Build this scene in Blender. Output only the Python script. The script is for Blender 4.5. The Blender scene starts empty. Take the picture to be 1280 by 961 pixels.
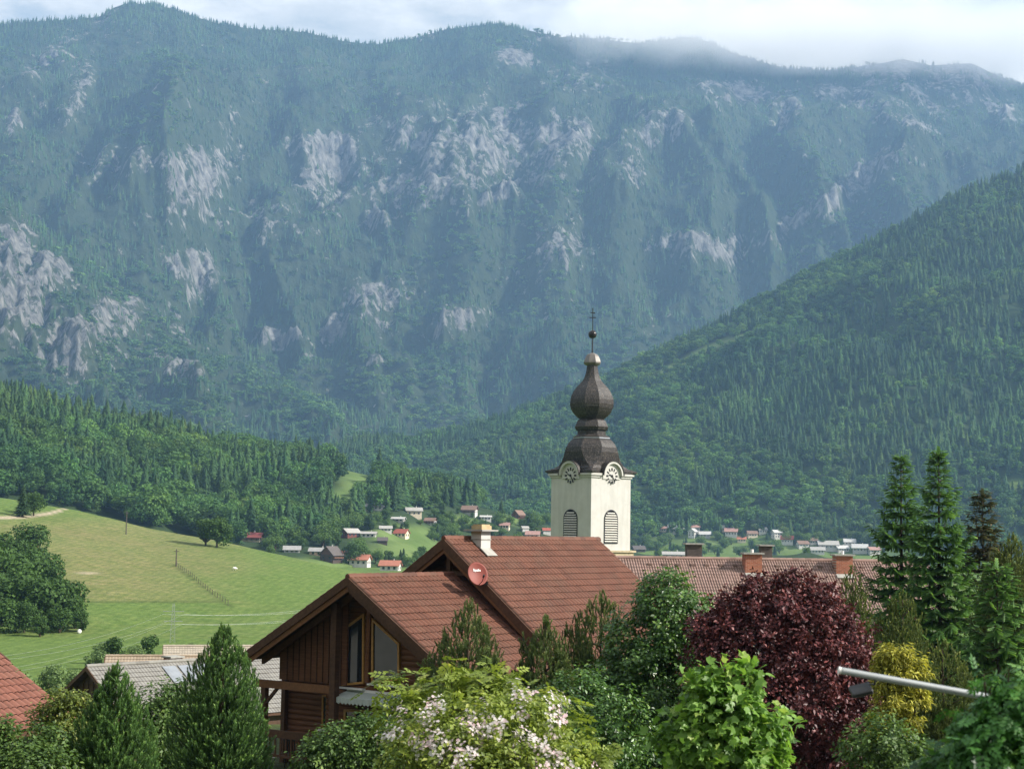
import bpy, math, random
import numpy as np
from mathutils import Vector, Matrix
rng = np.random.default_rng(7); random.seed(7)
R = math.radians
scene = bpy.context.scene; col = scene.collection
QUICK = False
# ------------------------------------------------------------------ camera model (photo pixels 1280 x 961, camera at the origin)
F, CX, CY, HOR, ROLL = 2000.0, 640.0, 480.5, 662.0, R(0.9)
TH = math.atan((HOR - CY) / F)
FWD = np.array([0, math.cos(TH), math.sin(TH)]); U0 = np.array([0, -math.sin(TH), math.cos(TH)]); X0 = np.array([1.0, 0, 0])
RIGHT = math.cos(ROLL) * X0 + math.sin(ROLL) * U0
UP = math.cos(ROLL) * U0 - math.sin(ROLL) * X0
def ray(px, py): return FWD + RIGHT * ((px - CX) / F) - UP * ((py - CY) / F)
def P(px, py, Y):
    d = ray(px, py); return d * (Y / d[1])
def project(p):
    p = np.asarray(p, float); w = p @ FWD
    return CX + F * (p @ RIGHT) / w, CY - F * (p @ UP) / w
SUN_AZ, SUN_EL = 100.0, 34.0
SUN = Vector((math.sin(R(SUN_AZ)) * math.cos(R(SUN_EL)), math.cos(R(SUN_AZ)) * math.cos(R(SUN_EL)), math.sin(R(SUN_EL))))
# ------------------------------------------------------------------ noise
_p = np.random.default_rng(3).permutation(256); _p = np.concatenate([_p, _p, _p])
_ga = np.random.default_rng(4).uniform(0, 2 * np.pi, 256); _gx, _gy = np.cos(_ga), np.sin(_ga)
def pn(x, y, s=0):
    x = np.asarray(x, float) + s * 17.31; y = np.asarray(y, float) + s * 9.77
    xi = np.floor(x).astype(int); yi = np.floor(y).astype(int); xf = x - xi; yf = y - yi
    u = xf ** 3 * (xf * (xf * 6 - 15) + 10); v = yf ** 3 * (yf * (yf * 6 - 15) + 10)
    def g(i, j):
        h = _p[(_p[(xi + i) & 255] + yi + j) & 255]
        return _gx[h] * (xf - i) + _gy[h] * (yf - j)
    a = g(0, 0) * (1 - u) + g(1, 0) * u; b = g(0, 1) * (1 - u) + g(1, 1) * u
    return (a * (1 - v) + b * v) * 1.4
def fbm(x, y, o=4, s=0):
    r = 0; a = 1.0; f = 1.0
    for i in range(o): r = r + a * pn(x * f, y * f, s + i); a *= .5; f *= 2.03
    return r
def ridged(x, y, o=4, s=0):
    r = 0; a = 1.0; f = 1.0
    for i in range(o): r = r + a * (1 - 2 * np.abs(pn(x * f, y * f, s + i))); a *= .5; f *= 2.03
    return r / 1.9
def sstep(a, b, x):
    t = np.clip((x - a) / (b - a), 0, 1); return t * t * (3 - 2 * t)
# ------------------------------------------------------------------ materials
def new_mat(name):
    m = bpy.data.materials.new(name); m.use_nodes = True; nt = m.node_tree; nt.nodes.clear()
    return m, nt
def nd(nt, t, **kw):
    n = nt.nodes.new(t)
    for k, v in kw.items():
        if k.startswith('i_'):
            key = k[2:]; key = int(key) if key.isdigit() else key.replace('_', ' ')
            n.inputs[key].default_value = v
        else: setattr(n, k, v)
    return n
def lk(nt, a, b): nt.links.new(a, b)
def ramp(nt, fac, stops, interp='LINEAR'):
    r = nt.nodes.new('ShaderNodeValToRGB'); r.color_ramp.interpolation = interp
    e = r.color_ramp.elements
    while len(e) > 1: e.remove(e[-1])
    for i, (p, c) in enumerate(stops):
        x = e[0] if i == 0 else e.new(p)
        x.position = p; x.color = (*c, 1) if len(c) == 3 else c
    if fac is not None: lk(nt, fac, r.inputs[0])
    return r
def mixc(nt, fac, a, b, blend='MIX'):
    n = nt.nodes.new('ShaderNodeMix'); n.data_type = 'RGBA'; n.blend_type = blend
    for sock, v in ((n.inputs[0], fac), (n.inputs[6], a), (n.inputs[7], b)):
        if hasattr(v, 'is_linked'): lk(nt, v, sock)
        elif isinstance(v, (int, float)): sock.default_value = v
        else: sock.default_value = (*v, 1)
    return n.outputs[2]
def math_(nt, op, a, b=0.0):
    n = nt.nodes.new('ShaderNodeMath'); n.operation = op
    for sock, v in ((n.inputs[0], a), (n.inputs[1], b)):
        if hasattr(v, 'is_linked'): lk(nt, v, sock)
        else: sock.default_value = v
    return n.outputs[0]
def noise(nt, scale, detail=4, rough=.55, vec=None, coord='Object', stretch=None):
    n = nd(nt, 'ShaderNodeTexNoise'); n.inputs['Scale'].default_value = scale; n.inputs['Detail'].default_value = detail; n.inputs['Roughness'].default_value = rough
    if vec is None:
        if coord == 'Position': vec = nd(nt, 'ShaderNodeNewGeometry').outputs['Position']
        else: vec = nd(nt, 'ShaderNodeTexCoord').outputs[coord]
    if stretch:
        mp = nd(nt, 'ShaderNodeMapping'); mp.inputs['Scale'].default_value = stretch; lk(nt, vec, mp.inputs[0]); vec = mp.outputs[0]
    lk(nt, vec, n.inputs['Vector']); return n.outputs['Fac']
def attr(nt, name, inst=False):
    n = nd(nt, 'ShaderNodeAttribute'); n.attribute_name = name; n.attribute_type = 'INSTANCER' if inst else 'GEOMETRY'; return n.outputs['Fac']
def out(nt, sh):
    o = nd(nt, 'ShaderNodeOutputMaterial'); lk(nt, sh, o.inputs['Surface']); return o
def principled(nt, colr, rough=.8, spec=.3, metal=0.0, bump=None, bstr=.3, bdist=.02):
    b = nd(nt, 'ShaderNodeBsdfPrincipled'); b.inputs['Roughness'].default_value = rough if not hasattr(rough, 'is_linked') else .5
    if hasattr(rough, 'is_linked'): lk(nt, rough, b.inputs['Roughness'])
    b.inputs['Specular IOR Level'].default_value = spec; b.inputs['Metallic'].default_value = metal
    if hasattr(colr, 'is_linked'): lk(nt, colr, b.inputs['Base Color'])
    else: b.inputs['Base Color'].default_value = (*colr, 1)
    if bump is not None:
        bp = nd(nt, 'ShaderNodeBump'); bp.inputs['Strength'].default_value = bstr; bp.inputs['Distance'].default_value = bdist
        lk(nt, bump, bp.inputs['Height']); lk(nt, bp.outputs[0], b.inputs['Normal'])
    return b.outputs[0]
def simple_mat(name, c, rough=.8, spec=.3, metal=0.0, var=.25, scale=3.0, bump=.15, stretch=None, coord='Object'):
    m, nt = new_mat(name); n = noise(nt, scale, 5, .6, stretch=stretch, coord=coord)
    c2 = tuple(min(1, x * (1 + var)) for x in c); c1 = tuple(x * (1 - var) for x in c)
    r = ramp(nt, n, [(.3, c1), (.7, c2)])
    out(nt, principled(nt, r.outputs[0], rough, spec, metal, n, bump)); return m
def leaf_mat(name, dark, light, trans=.35, rough=.5, spec=.35, inst=False, third=None):
    """foliage: colour by the per-leaf 'tint', some light let through the blade"""
    m, nt = new_mat(name)
    if not inst: light = tuple(min(.6, v * 1.28) for v in light); third = third and tuple(min(.7, v * 1.22) for v in third)
    t = attr(nt, 'tint')
    st = [(0, dark), (.75, light)] + ([(1, third)] if third else [])
    c = ramp(nt, t, st).outputs[0]
    if inst:
        ti = attr(nt, 'itint', True); tj = attr(nt, 'ihue', True)
        c = mixc(nt, 1.0, c, ramp(nt, ti, [(0, (.50, .55, .66)), (.5, (1, 1, 1)), (1, (1.65, 1.58, 1.25))]).outputs[0], 'MULTIPLY')
        c = mixc(nt, 1.0, c, ramp(nt, tj, [(0, (.8, 1, 1.1)), (.5, (1, 1, 1)), (1, (1.35, 1.05, .75))]).outputs[0], 'MULTIPLY')
    b = principled(nt, c, rough, spec)
    tr = nd(nt, 'ShaderNodeBsdfTranslucent'); c2 = mixc(nt, .5, c, (.5, .62, .12), 'MULTIPLY'); c2 = mixc(nt, .6, c, mixc(nt, 1.0, c, (1.5, 1.5, .6), 'MULTIPLY'))
    lk(nt, c2, tr.inputs[0])
    mx = nd(nt, 'ShaderNodeMixShader'); mx.inputs[0].default_value = trans; lk(nt, b, mx.inputs[1]); lk(nt, tr.outputs[0], mx.inputs[2])
    out(nt, mx.outputs[0]); return m
# ------------------------------------------------------------------ objects
def link(o, parent=None):
    col.objects.link(o)
    if parent is not None: o.parent = parent
    return o
def tag(o, label=None, cat=None, group=None, kind=None):
    if label: o['label'] = label
    if cat: o['category'] = cat
    if group: o['group'] = group
    if kind: o['kind'] = kind
    return o
def thing(name, label, cat, loc=(0, 0, 0), rz=0.0, group=None):
    o = bpy.data.objects.new(name, None); o.empty_display_size = .3; o.location = Vector(loc); o.rotation_euler = (0, 0, rz)
    link(o); return tag(o, label, cat, group)
def np_mesh(name, V, Fc, mat=None, smooth=False, attrs=None):
    """V (n,3); Fc list of (m,k) index arrays"""
    if not isinstance(Fc, (list, tuple)): Fc = [Fc]
    Fc = [f for f in Fc if len(f)]
    me = bpy.data.meshes.new(name); V = np.ascontiguousarray(V, dtype=np.float32)
    me.vertices.add(len(V)); me.vertices.foreach_set('co', V.ravel())
    nl = sum(f.size for f in Fc); npoly = sum(len(f) for f in Fc)
    if nl:
        me.loops.add(nl); me.polygons.add(npoly)
        me.loops.foreach_set('vertex_index', np.concatenate([f.ravel() for f in Fc]).astype(np.int32))
        st = []; o = 0
        for f in Fc: st.append(o + np.arange(len(f)) * f.shape[1]); o += f.size
        me.polygons.foreach_set('loop_start', np.concatenate(st).astype(np.int32))
        if smooth: me.polygons.foreach_set('use_smooth', np.ones(npoly, dtype=bool))
    for k, (dt, a) in (attrs or {}).items():
        at = me.attributes.new(k, dt, 'POINT')
        at.data.foreach_set('vector' if dt == 'FLOAT_VECTOR' else 'value', np.ascontiguousarray(a, dtype=np.int32 if dt == 'INT' else np.float32).ravel())
    me.update(calc_edges=True)
    if mat: me.materials.append(mat)
    return me
def np_obj(name, V, Fc, mat=None, parent=None, smooth=False, attrs=None):
    return link(bpy.data.objects.new(name, np_mesh(name, V, Fc, mat, smooth, attrs)), parent)
class MB:
    """collects shapes that become ONE mesh"""
    def __init__(s): s.v = []; s.f = []
    def add(s, vs, fs):
        o = len(s.v); s.v += [tuple(map(float, v)) for v in vs]; s.f += [tuple(o + i for i in f) for f in fs]; return s
    def box(s, c, d, rot=None):
        hx, hy, hz = d[0] / 2, d[1] / 2, d[2] / 2
        vs = [Vector((x * hx, y * hy, z * hz)) for x in (-1, 1) for y in (-1, 1) for z in (-1, 1)]
        if rot is not None: vs = [rot @ v for v in vs]
        vs = [v + Vector(c) for v in vs]
        return s.add(vs, [(0, 1, 3, 2), (4, 6, 7, 5), (0, 4, 5, 1), (2, 3, 7, 6), (0, 2, 6, 4), (1, 5, 7, 3)])
    def bar(s, a, b, w, h, up=(0, 0, 1)):
        """rectangular bar from a to b, w across, h along 'up'"""
        a = Vector(a); b = Vector(b); d = (b - a); L = d.length; d.normalize(); u = Vector(up); x = d.cross(u).normalized(); u = x.cross(d).normalized()
        M = Matrix((x, d, u)).transposed()
        return s.box((a + b) / 2, (w, L, h), M)
    def tube(s, pts, r, n=8, caps=True):
        pts = [Vector(p) for p in pts]; rs = r if isinstance(r, (list, tuple)) else [r] * len(pts); vs = []
        ref = None
        for i, p in enumerate(pts):
            d = (pts[min(i + 1, len(pts) - 1)] - pts[max(i - 1, 0)]).normalized()
            if ref is None: ref = Vector((1, 0, 0)) if abs(d.x) < .8 else Vector((0, 1, 0))
            a = d.cross(ref).normalized(); b = d.cross(a)
            ref = -b if False else ref
            for k in range(n):
                t = 2 * math.pi * k / n; vs.append(p + (a * math.cos(t) + b * math.sin(t)) * rs[i])
        fs = [(i * n + k, i * n + (k + 1) % n, (i + 1) * n + (k + 1) % n, (i + 1) * n + k) for i in range(len(pts) - 1) for k in range(n)]
        if caps: fs += [tuple(range(n))[::-1], tuple((len(pts) - 1) * n + k for k in range(n))]
        return s.add(vs, fs)
    def lathe(s, prof, n=16, c=(0, 0, 0), rot=0.0, sq=None):
        """prof [(r,z)]"""
        vs = []
        for r, z in prof:
            for k in range(n):
                t = 2 * math.pi * k / n + rot; vs.append((c[0] + r * math.cos(t), c[1] + r * math.sin(t), c[2] + z))
        m = len(prof)
        fs = [(i * n + k, i * n + (k + 1) % n, (i + 1) * n + (k + 1) % n, (i + 1) * n + k) for i in range(m - 1) for k in range(n)]
        fs += [tuple(range(n))[::-1], tuple((m - 1) * n + k for k in range(n))]
        return s.add(vs, fs)
    def prism(s, poly, ax, t0, t1):
        """polygon (list of 2-tuples) extruded along axis ax ('x','y','z') from t0 to t1"""
        n = len(poly)
        def q(p, t): return {'x': (t, p[0], p[1]), 'y': (p[0], t, p[1]), 'z': (p[0], p[1], t)}[ax]
        vs = [q(p, t0) for p in poly] + [q(p, t1) for p in poly]
        return s.add(vs, [tuple(range(n)), tuple(range(n, 2 * n))[::-1]] + [(i, n + i, n + (i + 1) % n, (i + 1) % n) for i in range(n)])
    def build(s, name, mat, parent=None, smooth=False, bevel=0):
        import bmesh
        me = bpy.data.meshes.new(name); me.from_pydata(s.v, [], s.f); bm = bmesh.new(); bm.from_mesh(me)
        bmesh.ops.recalc_face_normals(bm, faces=bm.faces)
        if bevel: bmesh.ops.bevel(bm, geom=bm.edges[:], offset=bevel, segments=1, affect='EDGES', clamp_overlap=True)
        bm.to_mesh(me); bm.free()
        if smooth:
            for p in me.polygons: p.use_smooth = True
        if mat: me.materials.append(mat)
        return link(bpy.data.objects.new(name, me), parent)
def copy_thing(root, loc=None, rz=None, scl=None, label=None):
    r = root.copy(); col.objects.link(r)
    if loc is not None: r.location = Vector(loc)
    if rz is not None: r.rotation_euler = (0, 0, rz)
    if scl is not None: r.scale = scl if hasattr(scl, '__len__') else (scl,) * 3
    if label: r['label'] = label
    for ch in list(root.children):
        c = ch.copy(); col.objects.link(c); c.parent = r
        for g in list(ch.children):
            d = g.copy(); col.objects.link(d); d.parent = c
    return r
# ------------------------------------------------------------------ world, sun, camera, render settings
w = bpy.data.worlds.new("World"); scene.world = w; w.use_nodes = True; nt = w.node_tree; nt.nodes.clear()
sky = nd(nt, 'ShaderNodeTexSky'); sky.sky_type = 'NISHITA'; sky.sun_disc = False
sky.sun_elevation = R(SUN_EL); sky.sun_rotation = R(SUN_AZ); sky.altitude = 700; sky.air_density = 1.0; sky.dust_density = 1.0; sky.ozone_density = 1.0
tc = nd(nt, 'ShaderNodeTexCoord')
mp = nd(nt, 'ShaderNodeMapping'); mp.inputs['Scale'].default_value = (1, 1, 2.6); mp.inputs['Location'].default_value = (.31, .1, .22); lk(nt, tc.outputs['Generated'], mp.inputs[0])
c1 = noise(nt, 5.5, 8, .58, vec=mp.outputs[0])
c2 = noise(nt, 11, 9, .6, vec=mp.outputs[0])
cov = ramp(nt, c1, [(.26, (0, 0, 0)), (.42, (1, 1, 1))]).outputs[0]
shade = ramp(nt, c2, [(.3, (6.0, 6.6, 7.0)), (.48, (9.0, 9.1, 9.0)), (.64, (12.5, 12.3, 11.8))]).outputs[0]
cm = mixc(nt, cov, mixc(nt, .55, sky.outputs[0], (5.6, 7.0, 8.0)), shade)
bg = nd(nt, 'ShaderNodeBackground'); bg.inputs[1].default_value = .050; lk(nt, cm, bg.inputs[0])
wo = nd(nt, 'ShaderNodeOutputWorld'); lk(nt, bg.outputs[0], wo.inputs[0])
sun = bpy.data.lights.new('sun', 'SUN'); sun.energy = 5.0; sun.angle = R(.53); sun.color = (1, .945, .86)
so = link(bpy.data.objects.new('sun', sun)); so.rotation_euler = SUN.to_track_quat('Z', 'Y').to_euler(); so.location = (60, -40, 90)
cam = bpy.data.cameras.new('camera'); cam.sensor_width = 36; cam.sensor_fit = 'HORIZONTAL'; cam.lens = 36 * F / 1280
cam.dof.use_dof = True; cam.dof.focus_distance = 95.0; cam.dof.aperture_fstop = 4.0; cam.clip_start = .5; cam.clip_end = 30000
co = link(bpy.data.objects.new('camera', cam))
co.matrix_world = Matrix(((RIGHT[0], UP[0], -FWD[0], 0), (RIGHT[1], UP[1], -FWD[1], 0), (RIGHT[2], UP[2], -FWD[2], 0), (0, 0, 0, 1)))
scene.camera = co
scene.view_settings.view_transform = 'Standard'; scene.view_settings.look = 'None'; scene.view_settings.exposure = 0.94; scene.view_settings.gamma = 1
scene.view_settings.use_curve_mapping = False
cy = scene.cycles; cy.use_denoising = True; cy.use_adaptive_sampling = False; cy.max_bounces = 6; cy.diffuse_bounces = 3; cy.glossy_bounces = 3; cy.transmission_bounces = 4; cy.transparent_max_bounces = 8
cy.volume_bounces = 2; cy.use_fast_gi = False; cy.caustics_reflective = False; cy.caustics_refractive = False
try: cy.denoiser = 'OPENIMAGEDENOISE'; cy.denoising_input_passes = 'RGB_ALBEDO_NORMAL'
except Exception: pass
try: cy.sampling_pattern = 'BLUE_NOISE'
except Exception as e: print('pattern', e)
# ------------------------------------------------------------------ relief: crest lines read off the photograph, each at its own distance
AZ = np.linspace(-.62, .62, 1241)
def crest(pts, smooth=9):
    a = []; D = []; Z = []
    for x, y, d in pts:
        q = ray(x, y); h = math.hypot(q[0], q[1]); a.append(math.atan2(q[0], q[1])); D.append(d); Z.append(q[2] / h * d)
    a = np.array(a); k = np.ones(smooth) / smooth
    f = lambda v: np.convolve(np.pad(np.interp(AZ, a, v), smooth // 2, mode='edge'), k, 'valid')
    return f(D), f(Z)
MT = crest([(-500, 40, 5400), (-200, 24, 5300), (0, 28, 5200), (60, 24, 5200), (95, 22, 5200), (128, 18, 5200), (140, 8, 5200), (160, 2, 5200), (190, 4, 5200), (215, 9, 5200), (240, 18, 5200), (275, 28, 5200),
  (320, 34, 5250), (380, 38, 5300), (430, 50, 5350), (470, 54, 5350), (520, 46, 5350), (560, 34, 5350), (620, 28, 5350), (660, 36, 5350), (700, 44, 5350), (750, 46, 5400), (800, 52, 5400),
  (860, 44, 5450), (885, 50, 5450), (920, 66, 5500), (980, 84, 5500), (1040, 86, 5550), (1085, 80, 5600), (1130, 72, 5600), (1165, 80, 5600), (1215, 77, 5650), (1245, 92, 5700), (1290, 108, 5700), (1400, 160, 5800), (1800, 260, 5800)], 5)
LS = crest([(-500, 90, 3700), (-200, 150, 3700), (0, 236, 3650), (30, 262, 3600), (70, 292, 3600), (130, 345, 3550), (200, 392, 3500), (270, 440, 3450), (330, 470, 3400), (420, 505, 3300), (520, 540, 3300), (700, 600, 3200), (900, 690, 3200), (1300, 720, 3200)], 7)
RH = crest([(-400, 700, 2200), (300, 640, 2200), (400, 575, 2250), (450, 552, 2300), (520, 550, 2350), (600, 534, 2400), (700, 497, 2450), (760, 472, 2480), (830, 436, 2500), (900, 404, 2520), (1000, 348, 2560), (1100, 298, 2600), (1200, 243, 2650), (1290, 206, 2700), (1500, 130, 2800), (1900, 60, 2900)], 9)
LH = crest([(-500, 440, 1350), (-150, 470, 1350), (0, 497, 1320), (60, 512, 1300), (130, 535, 1280), (200, 540, 1260), (260, 560, 1250), (330, 572, 1240), (400, 578, 1230), (460, 592, 1220), (520, 608, 1220), (600, 632, 1200), (690, 655, 1180), (800, 690, 1150), (900, 710, 1150), (1500, 720, 1150)], 9)
FC = crest([(-500, 570, 620), (-150, 602, 610), (0, 620, 600), (95, 636, 590), (190, 659, 570), (300, 680, 540), (390, 701, 515), (450, 716, 500), (500, 726, 480), (560, 745, 460), (650, 775, 430), (760, 815, 420), (1500, 860, 420)], 15)
VAL = -20.0
def near_ground(x, y):
    r = np.hypot(x, y)
    z = np.interp(r, [0, 12, 30, 60, 75, 110, 160, 400, 1500, 2000, 8000], [-4.5, -6.5, -8.2, -8.4, -9, -13.5, VAL, VAL, VAL, VAL + 4, VAL + 4])
    return z + .25 * fbm(x / 18, y / 18, 3, 5) * sstep(70, 130, r)
def _az(x, y): return np.arctan2(x, y), np.hypot(x, y)
def field_z(x, y):
    az, r = _az(x, y); D = np.interp(az, AZ, FC[0]); Z = np.interp(az, AZ, FC[1]); B = 285.0
    t = (r - B) / (D - B); k = Z - VAL
    f = np.where(t < 1, np.clip(t, 0, 1) ** 1.12, 1 - (t - 1) * .9)
    return VAL - .4 + np.maximum(k, 0) * f + (.5 * fbm(x / 60, y / 60, 3, 8) + .12 * fbm(x / 12, y / 12, 3, 2)) * sstep(0, .1, t)
def lh_z(x, y):
    az, r = _az(x, y); D = np.interp(az, AZ, LH[0]); Z = np.interp(az, AZ, LH[1]); B = np.interp(az, [-.4, -.2, -.1, 0, .1], [640, 700, 800, 860, 900])
    t = (r - B) / (D - B); wn = np.sin(np.pi * np.clip(t, 0, 1))
    f = np.where(t < 1, np.clip(t, 0, 1) ** 1.05, 1 - (t - 1) * .7)
    return VAL - 1 + np.maximum(Z - VAL, 0) * f + wn * (14 * fbm(x / 160, y / 160, 4, 11) + 12 * ridged(az * 1100 / 130, r / 420, 3, 12) - 6)
def rh_z(x, y):
    az, r = _az(x, y); D = np.interp(az, AZ, RH[0]); Z = np.interp(az, AZ, RH[1]); B = 1580.0
    t = (r - B) / (D - B); wn = np.sin(np.pi * np.clip(t, 0, 1)) ** .8
    f = np.where(t < 1, np.clip(t, 0, 1) ** 1.1, 1 - (t - 1) * .7)
    return VAL - 2 + np.maximum(Z - VAL, 0) * f + wn * (46 * ridged(az * 2100 / 330 + .35 * pn(x / 300, y / 300, 3), r / 900, 4, 21) - 8 + 14 * fbm(x / 120, y / 120, 3, 22))
ROCKS = [(248, 225, 42, 40, 0, 1), (242, 262, 30, 26, 10, .9), (408, 205, 42, 36, 0, 1.1), (470, 280, 18, 16, 0, .9), (240, 345, 36, 26, 30, 1.1), (15, 320, 30, 45, 0, 1.), (60, 345, 34, 26, 20, .9), (20, 400, 60, 48, 0, 1.),
  (90, 440, 42, 40, -20, 1.0), (135, 410, 26, 34, 0, .9), (165, 395, 20, 22, 0, .7), (600, 185, 95, 50, 0, .78), (540, 235, 90, 36, -10, .66), (690, 180, 40, 40, 0, .8), (630, 246, 55, 12, -22, 1.1), (720, 170, 26, 26, 0, .8), (568, 405, 36, 16, -15, 1.0), (545, 420, 30, 10, -10, .8),
  (470, 372, 36, 26, 0, .8), (350, 425, 36, 11, 5, 1.), (420, 412, 22, 14, -40, .95), (232, 470, 26, 16, 0, .8), (700, 315, 34, 40, -50, .62), (660, 345, 30, 30, -50, .6), (880, 312, 46, 17, 10, 1.), (905, 320, 20, 14, 0, .9), (850, 305, 22, 12, 0, .8), (1085, 222, 46, 20, -38, .9),
  (1040, 255, 40, 16, -38, .85), (985, 288, 44, 14, -35, .8), (935, 305, 20, 20, 0, .7), (925, 120, 55, 16, 8, .85), (1060, 122, 70, 14, 12, .8), (985, 140, 18, 26, 60, .8), (645, 75, 26, 16, 10, .8), (1110, 80, 50, 24, 0, .95), (1200, 95, 60, 34, 20, .9), (1090, 90, 20, 20, 0, .8), (1210, 78, 30, 18, 0, .9),
  (1150, 125, 34, 12, 30, .8), (1250, 135, 40, 16, 30, .7), (160, 210, 50, 26, 0, .72), (275, 163, 20, 10, 0, .7), (295, 150, 10, 14, 0, .7), (18, 155, 12, 18, 0, .75), (60, 75, 70, 14, -38, .6), (95, 120, 12, 50, 20, .6), (130, 35, 14, 40, 20, .55), (110, 105, 10, 40, 20, .6), (840, 155, 26, 20, 0, .7), (810, 165, 20, 30, 0, .6), (735, 95, 50, 40, 0, .5), (1130, 155, 40, 12, 20, .7), (600, 160, 26, 40, 0, .7), (520, 175, 60, 40, 0, .6), (380, 185, 30, 20, 0, .7), (330, 275, 60, 26, 0, .5), (420, 250, 40, 24, 0, .6), (150, 445, 40, 26, 0, .55), (210, 415, 30, 40, 0, .5), (670, 50, 16, 14, 0, .6), (780, 210, 40, 40, 0, .45), (480, 400, 24, 20, 0, .5), (385, 445, 20, 12, 0, .6), (470, 455, 10, 8, 0, .8)]
def rockmask(x, y, z):
    """bare rock faces: where the cliffs stand on the mountain"""
    px, py = project(np.stack([x, y, z], -1)); m = np.zeros_like(x)
    for cx, cy_, rx, ry, an, s in ROCKS:
        c, sn = math.cos(R(an)), math.sin(R(an)); dx = px - cx; dy = py - cy_
        u = (dx * c + dy * sn) / rx; v = (-dx * sn + dy * c) / ry
        m = np.maximum(m, s * np.exp(-(u * u + v * v) ** 1.5 * .7))
    return m
def mt_profile(t):
    return np.interp(t, [-.2, 0, .2, .42, .52, .75, .9, 1, 1.3], [0, 0, .15, .335, .50, .74, .89, 1, .8])
def mt_z(x, y):
    az, r = _az(x, y); D = np.interp(az, AZ, MT[0]); Z = np.interp(az, AZ, MT[1])
    B = 3000 + 250 * fbm(az * 4, az * 0 + .5, 2, 31)
    t = (r - B) / (D - B); wn = np.sin(np.pi * np.clip(t, 0, 1)) ** .75; wob = .045 * pn(az * 22, r / 900, 33)
    h = VAL - 5 + (Z - VAL) * mt_profile(t + wob * wn)
    u = az * 4600
    h = h + wn * (250 * ridged(u / 760 + .6 * pn(x / 700, y / 700, 35), r / 2100, 3, 36) + 85 * ridged(u / 250 + .4 * pn(x / 300, y / 300, 34), r / 620, 4, 37) + 34 * fbm(x / 150, y / 150, 4, 38) - 150)
    D2 = np.interp(az, AZ, LS[0]); Z2 = np.interp(az, AZ, LS[1]); B2 = 2250.0
    t2 = (r - B2) / (D2 - B2); w2 = np.sin(np.pi * np.clip(t2, 0, 1)) ** .8
    f2 = np.where(t2 < 1, np.clip(t2, 0, 1) ** 1.15, 1 - (t2 - 1) * .9)
    h2 = VAL - 5 + np.maximum(Z2 - VAL, 0) * f2 + w2 * (110 * ridged(u / 330, r / 900, 4, 41) + 30 * fbm(x / 120, y / 120, 4, 42) - 50)
    return np.maximum(h, h2)
def land_z(x, y):
    x = np.asarray(x, float); y = np.asarray(y, float)
    return np.maximum(np.maximum(np.maximum(near_ground(x, y), field_z(x, y)), lh_z(x, y)), rh_z(x, y))
def polar(a0, a1, na, rs):
    A, Rr = np.meshgrid(np.linspace(a0, a1, na), rs, indexing='ij')
    n, m = A.shape; i = np.arange(n - 1)[:, None] * m + np.arange(m - 1)[None, :]
    return Rr * np.sin(A), Rr * np.cos(A), np.stack([i, i + 1, i + m + 1, i + m], -1).reshape(-1, 4)[:, ::-1]
# meadow / clearing masks, as places on the slopes
def pblob(x, y, z, lst):
    px, py = project(np.stack([x, y, z], -1)); m = np.zeros_like(px)
    for cx, cy_, rx, ry, an in lst:
        c, sn = math.cos(R(an)), math.sin(R(an)); dx = px - cx; dy = py - cy_
        m = np.maximum(m, np.exp(-(((dx * c + dy * sn) / rx) ** 2 + ((-dx * sn + dy * c) / ry) ** 2) ** 2))
    return m
CLEAR_L = [(448, 606, 26, 20, 30), (428, 628, 16, 18, 0), (165, 517, 34, 6, 8), (190, 533, 10, 8, 30), (520, 690, 60, 20, 0), (640, 650, 14, 6, 20), (585, 655, 20, 9, 20), (505, 668, 60, 12, 0), (400, 705, 60, 8, 0)]
CLEAR_R = [(1272, 606, 16, 7, 0), (1100, 664, 40, 3, 0), (880, 440, 40, 6, -28), (925, 425, 26, 5, -28), (840, 460, 30, 5, -25), (870, 675, 26, 9, 0), (930, 690, 200, 22, 0)]
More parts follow.
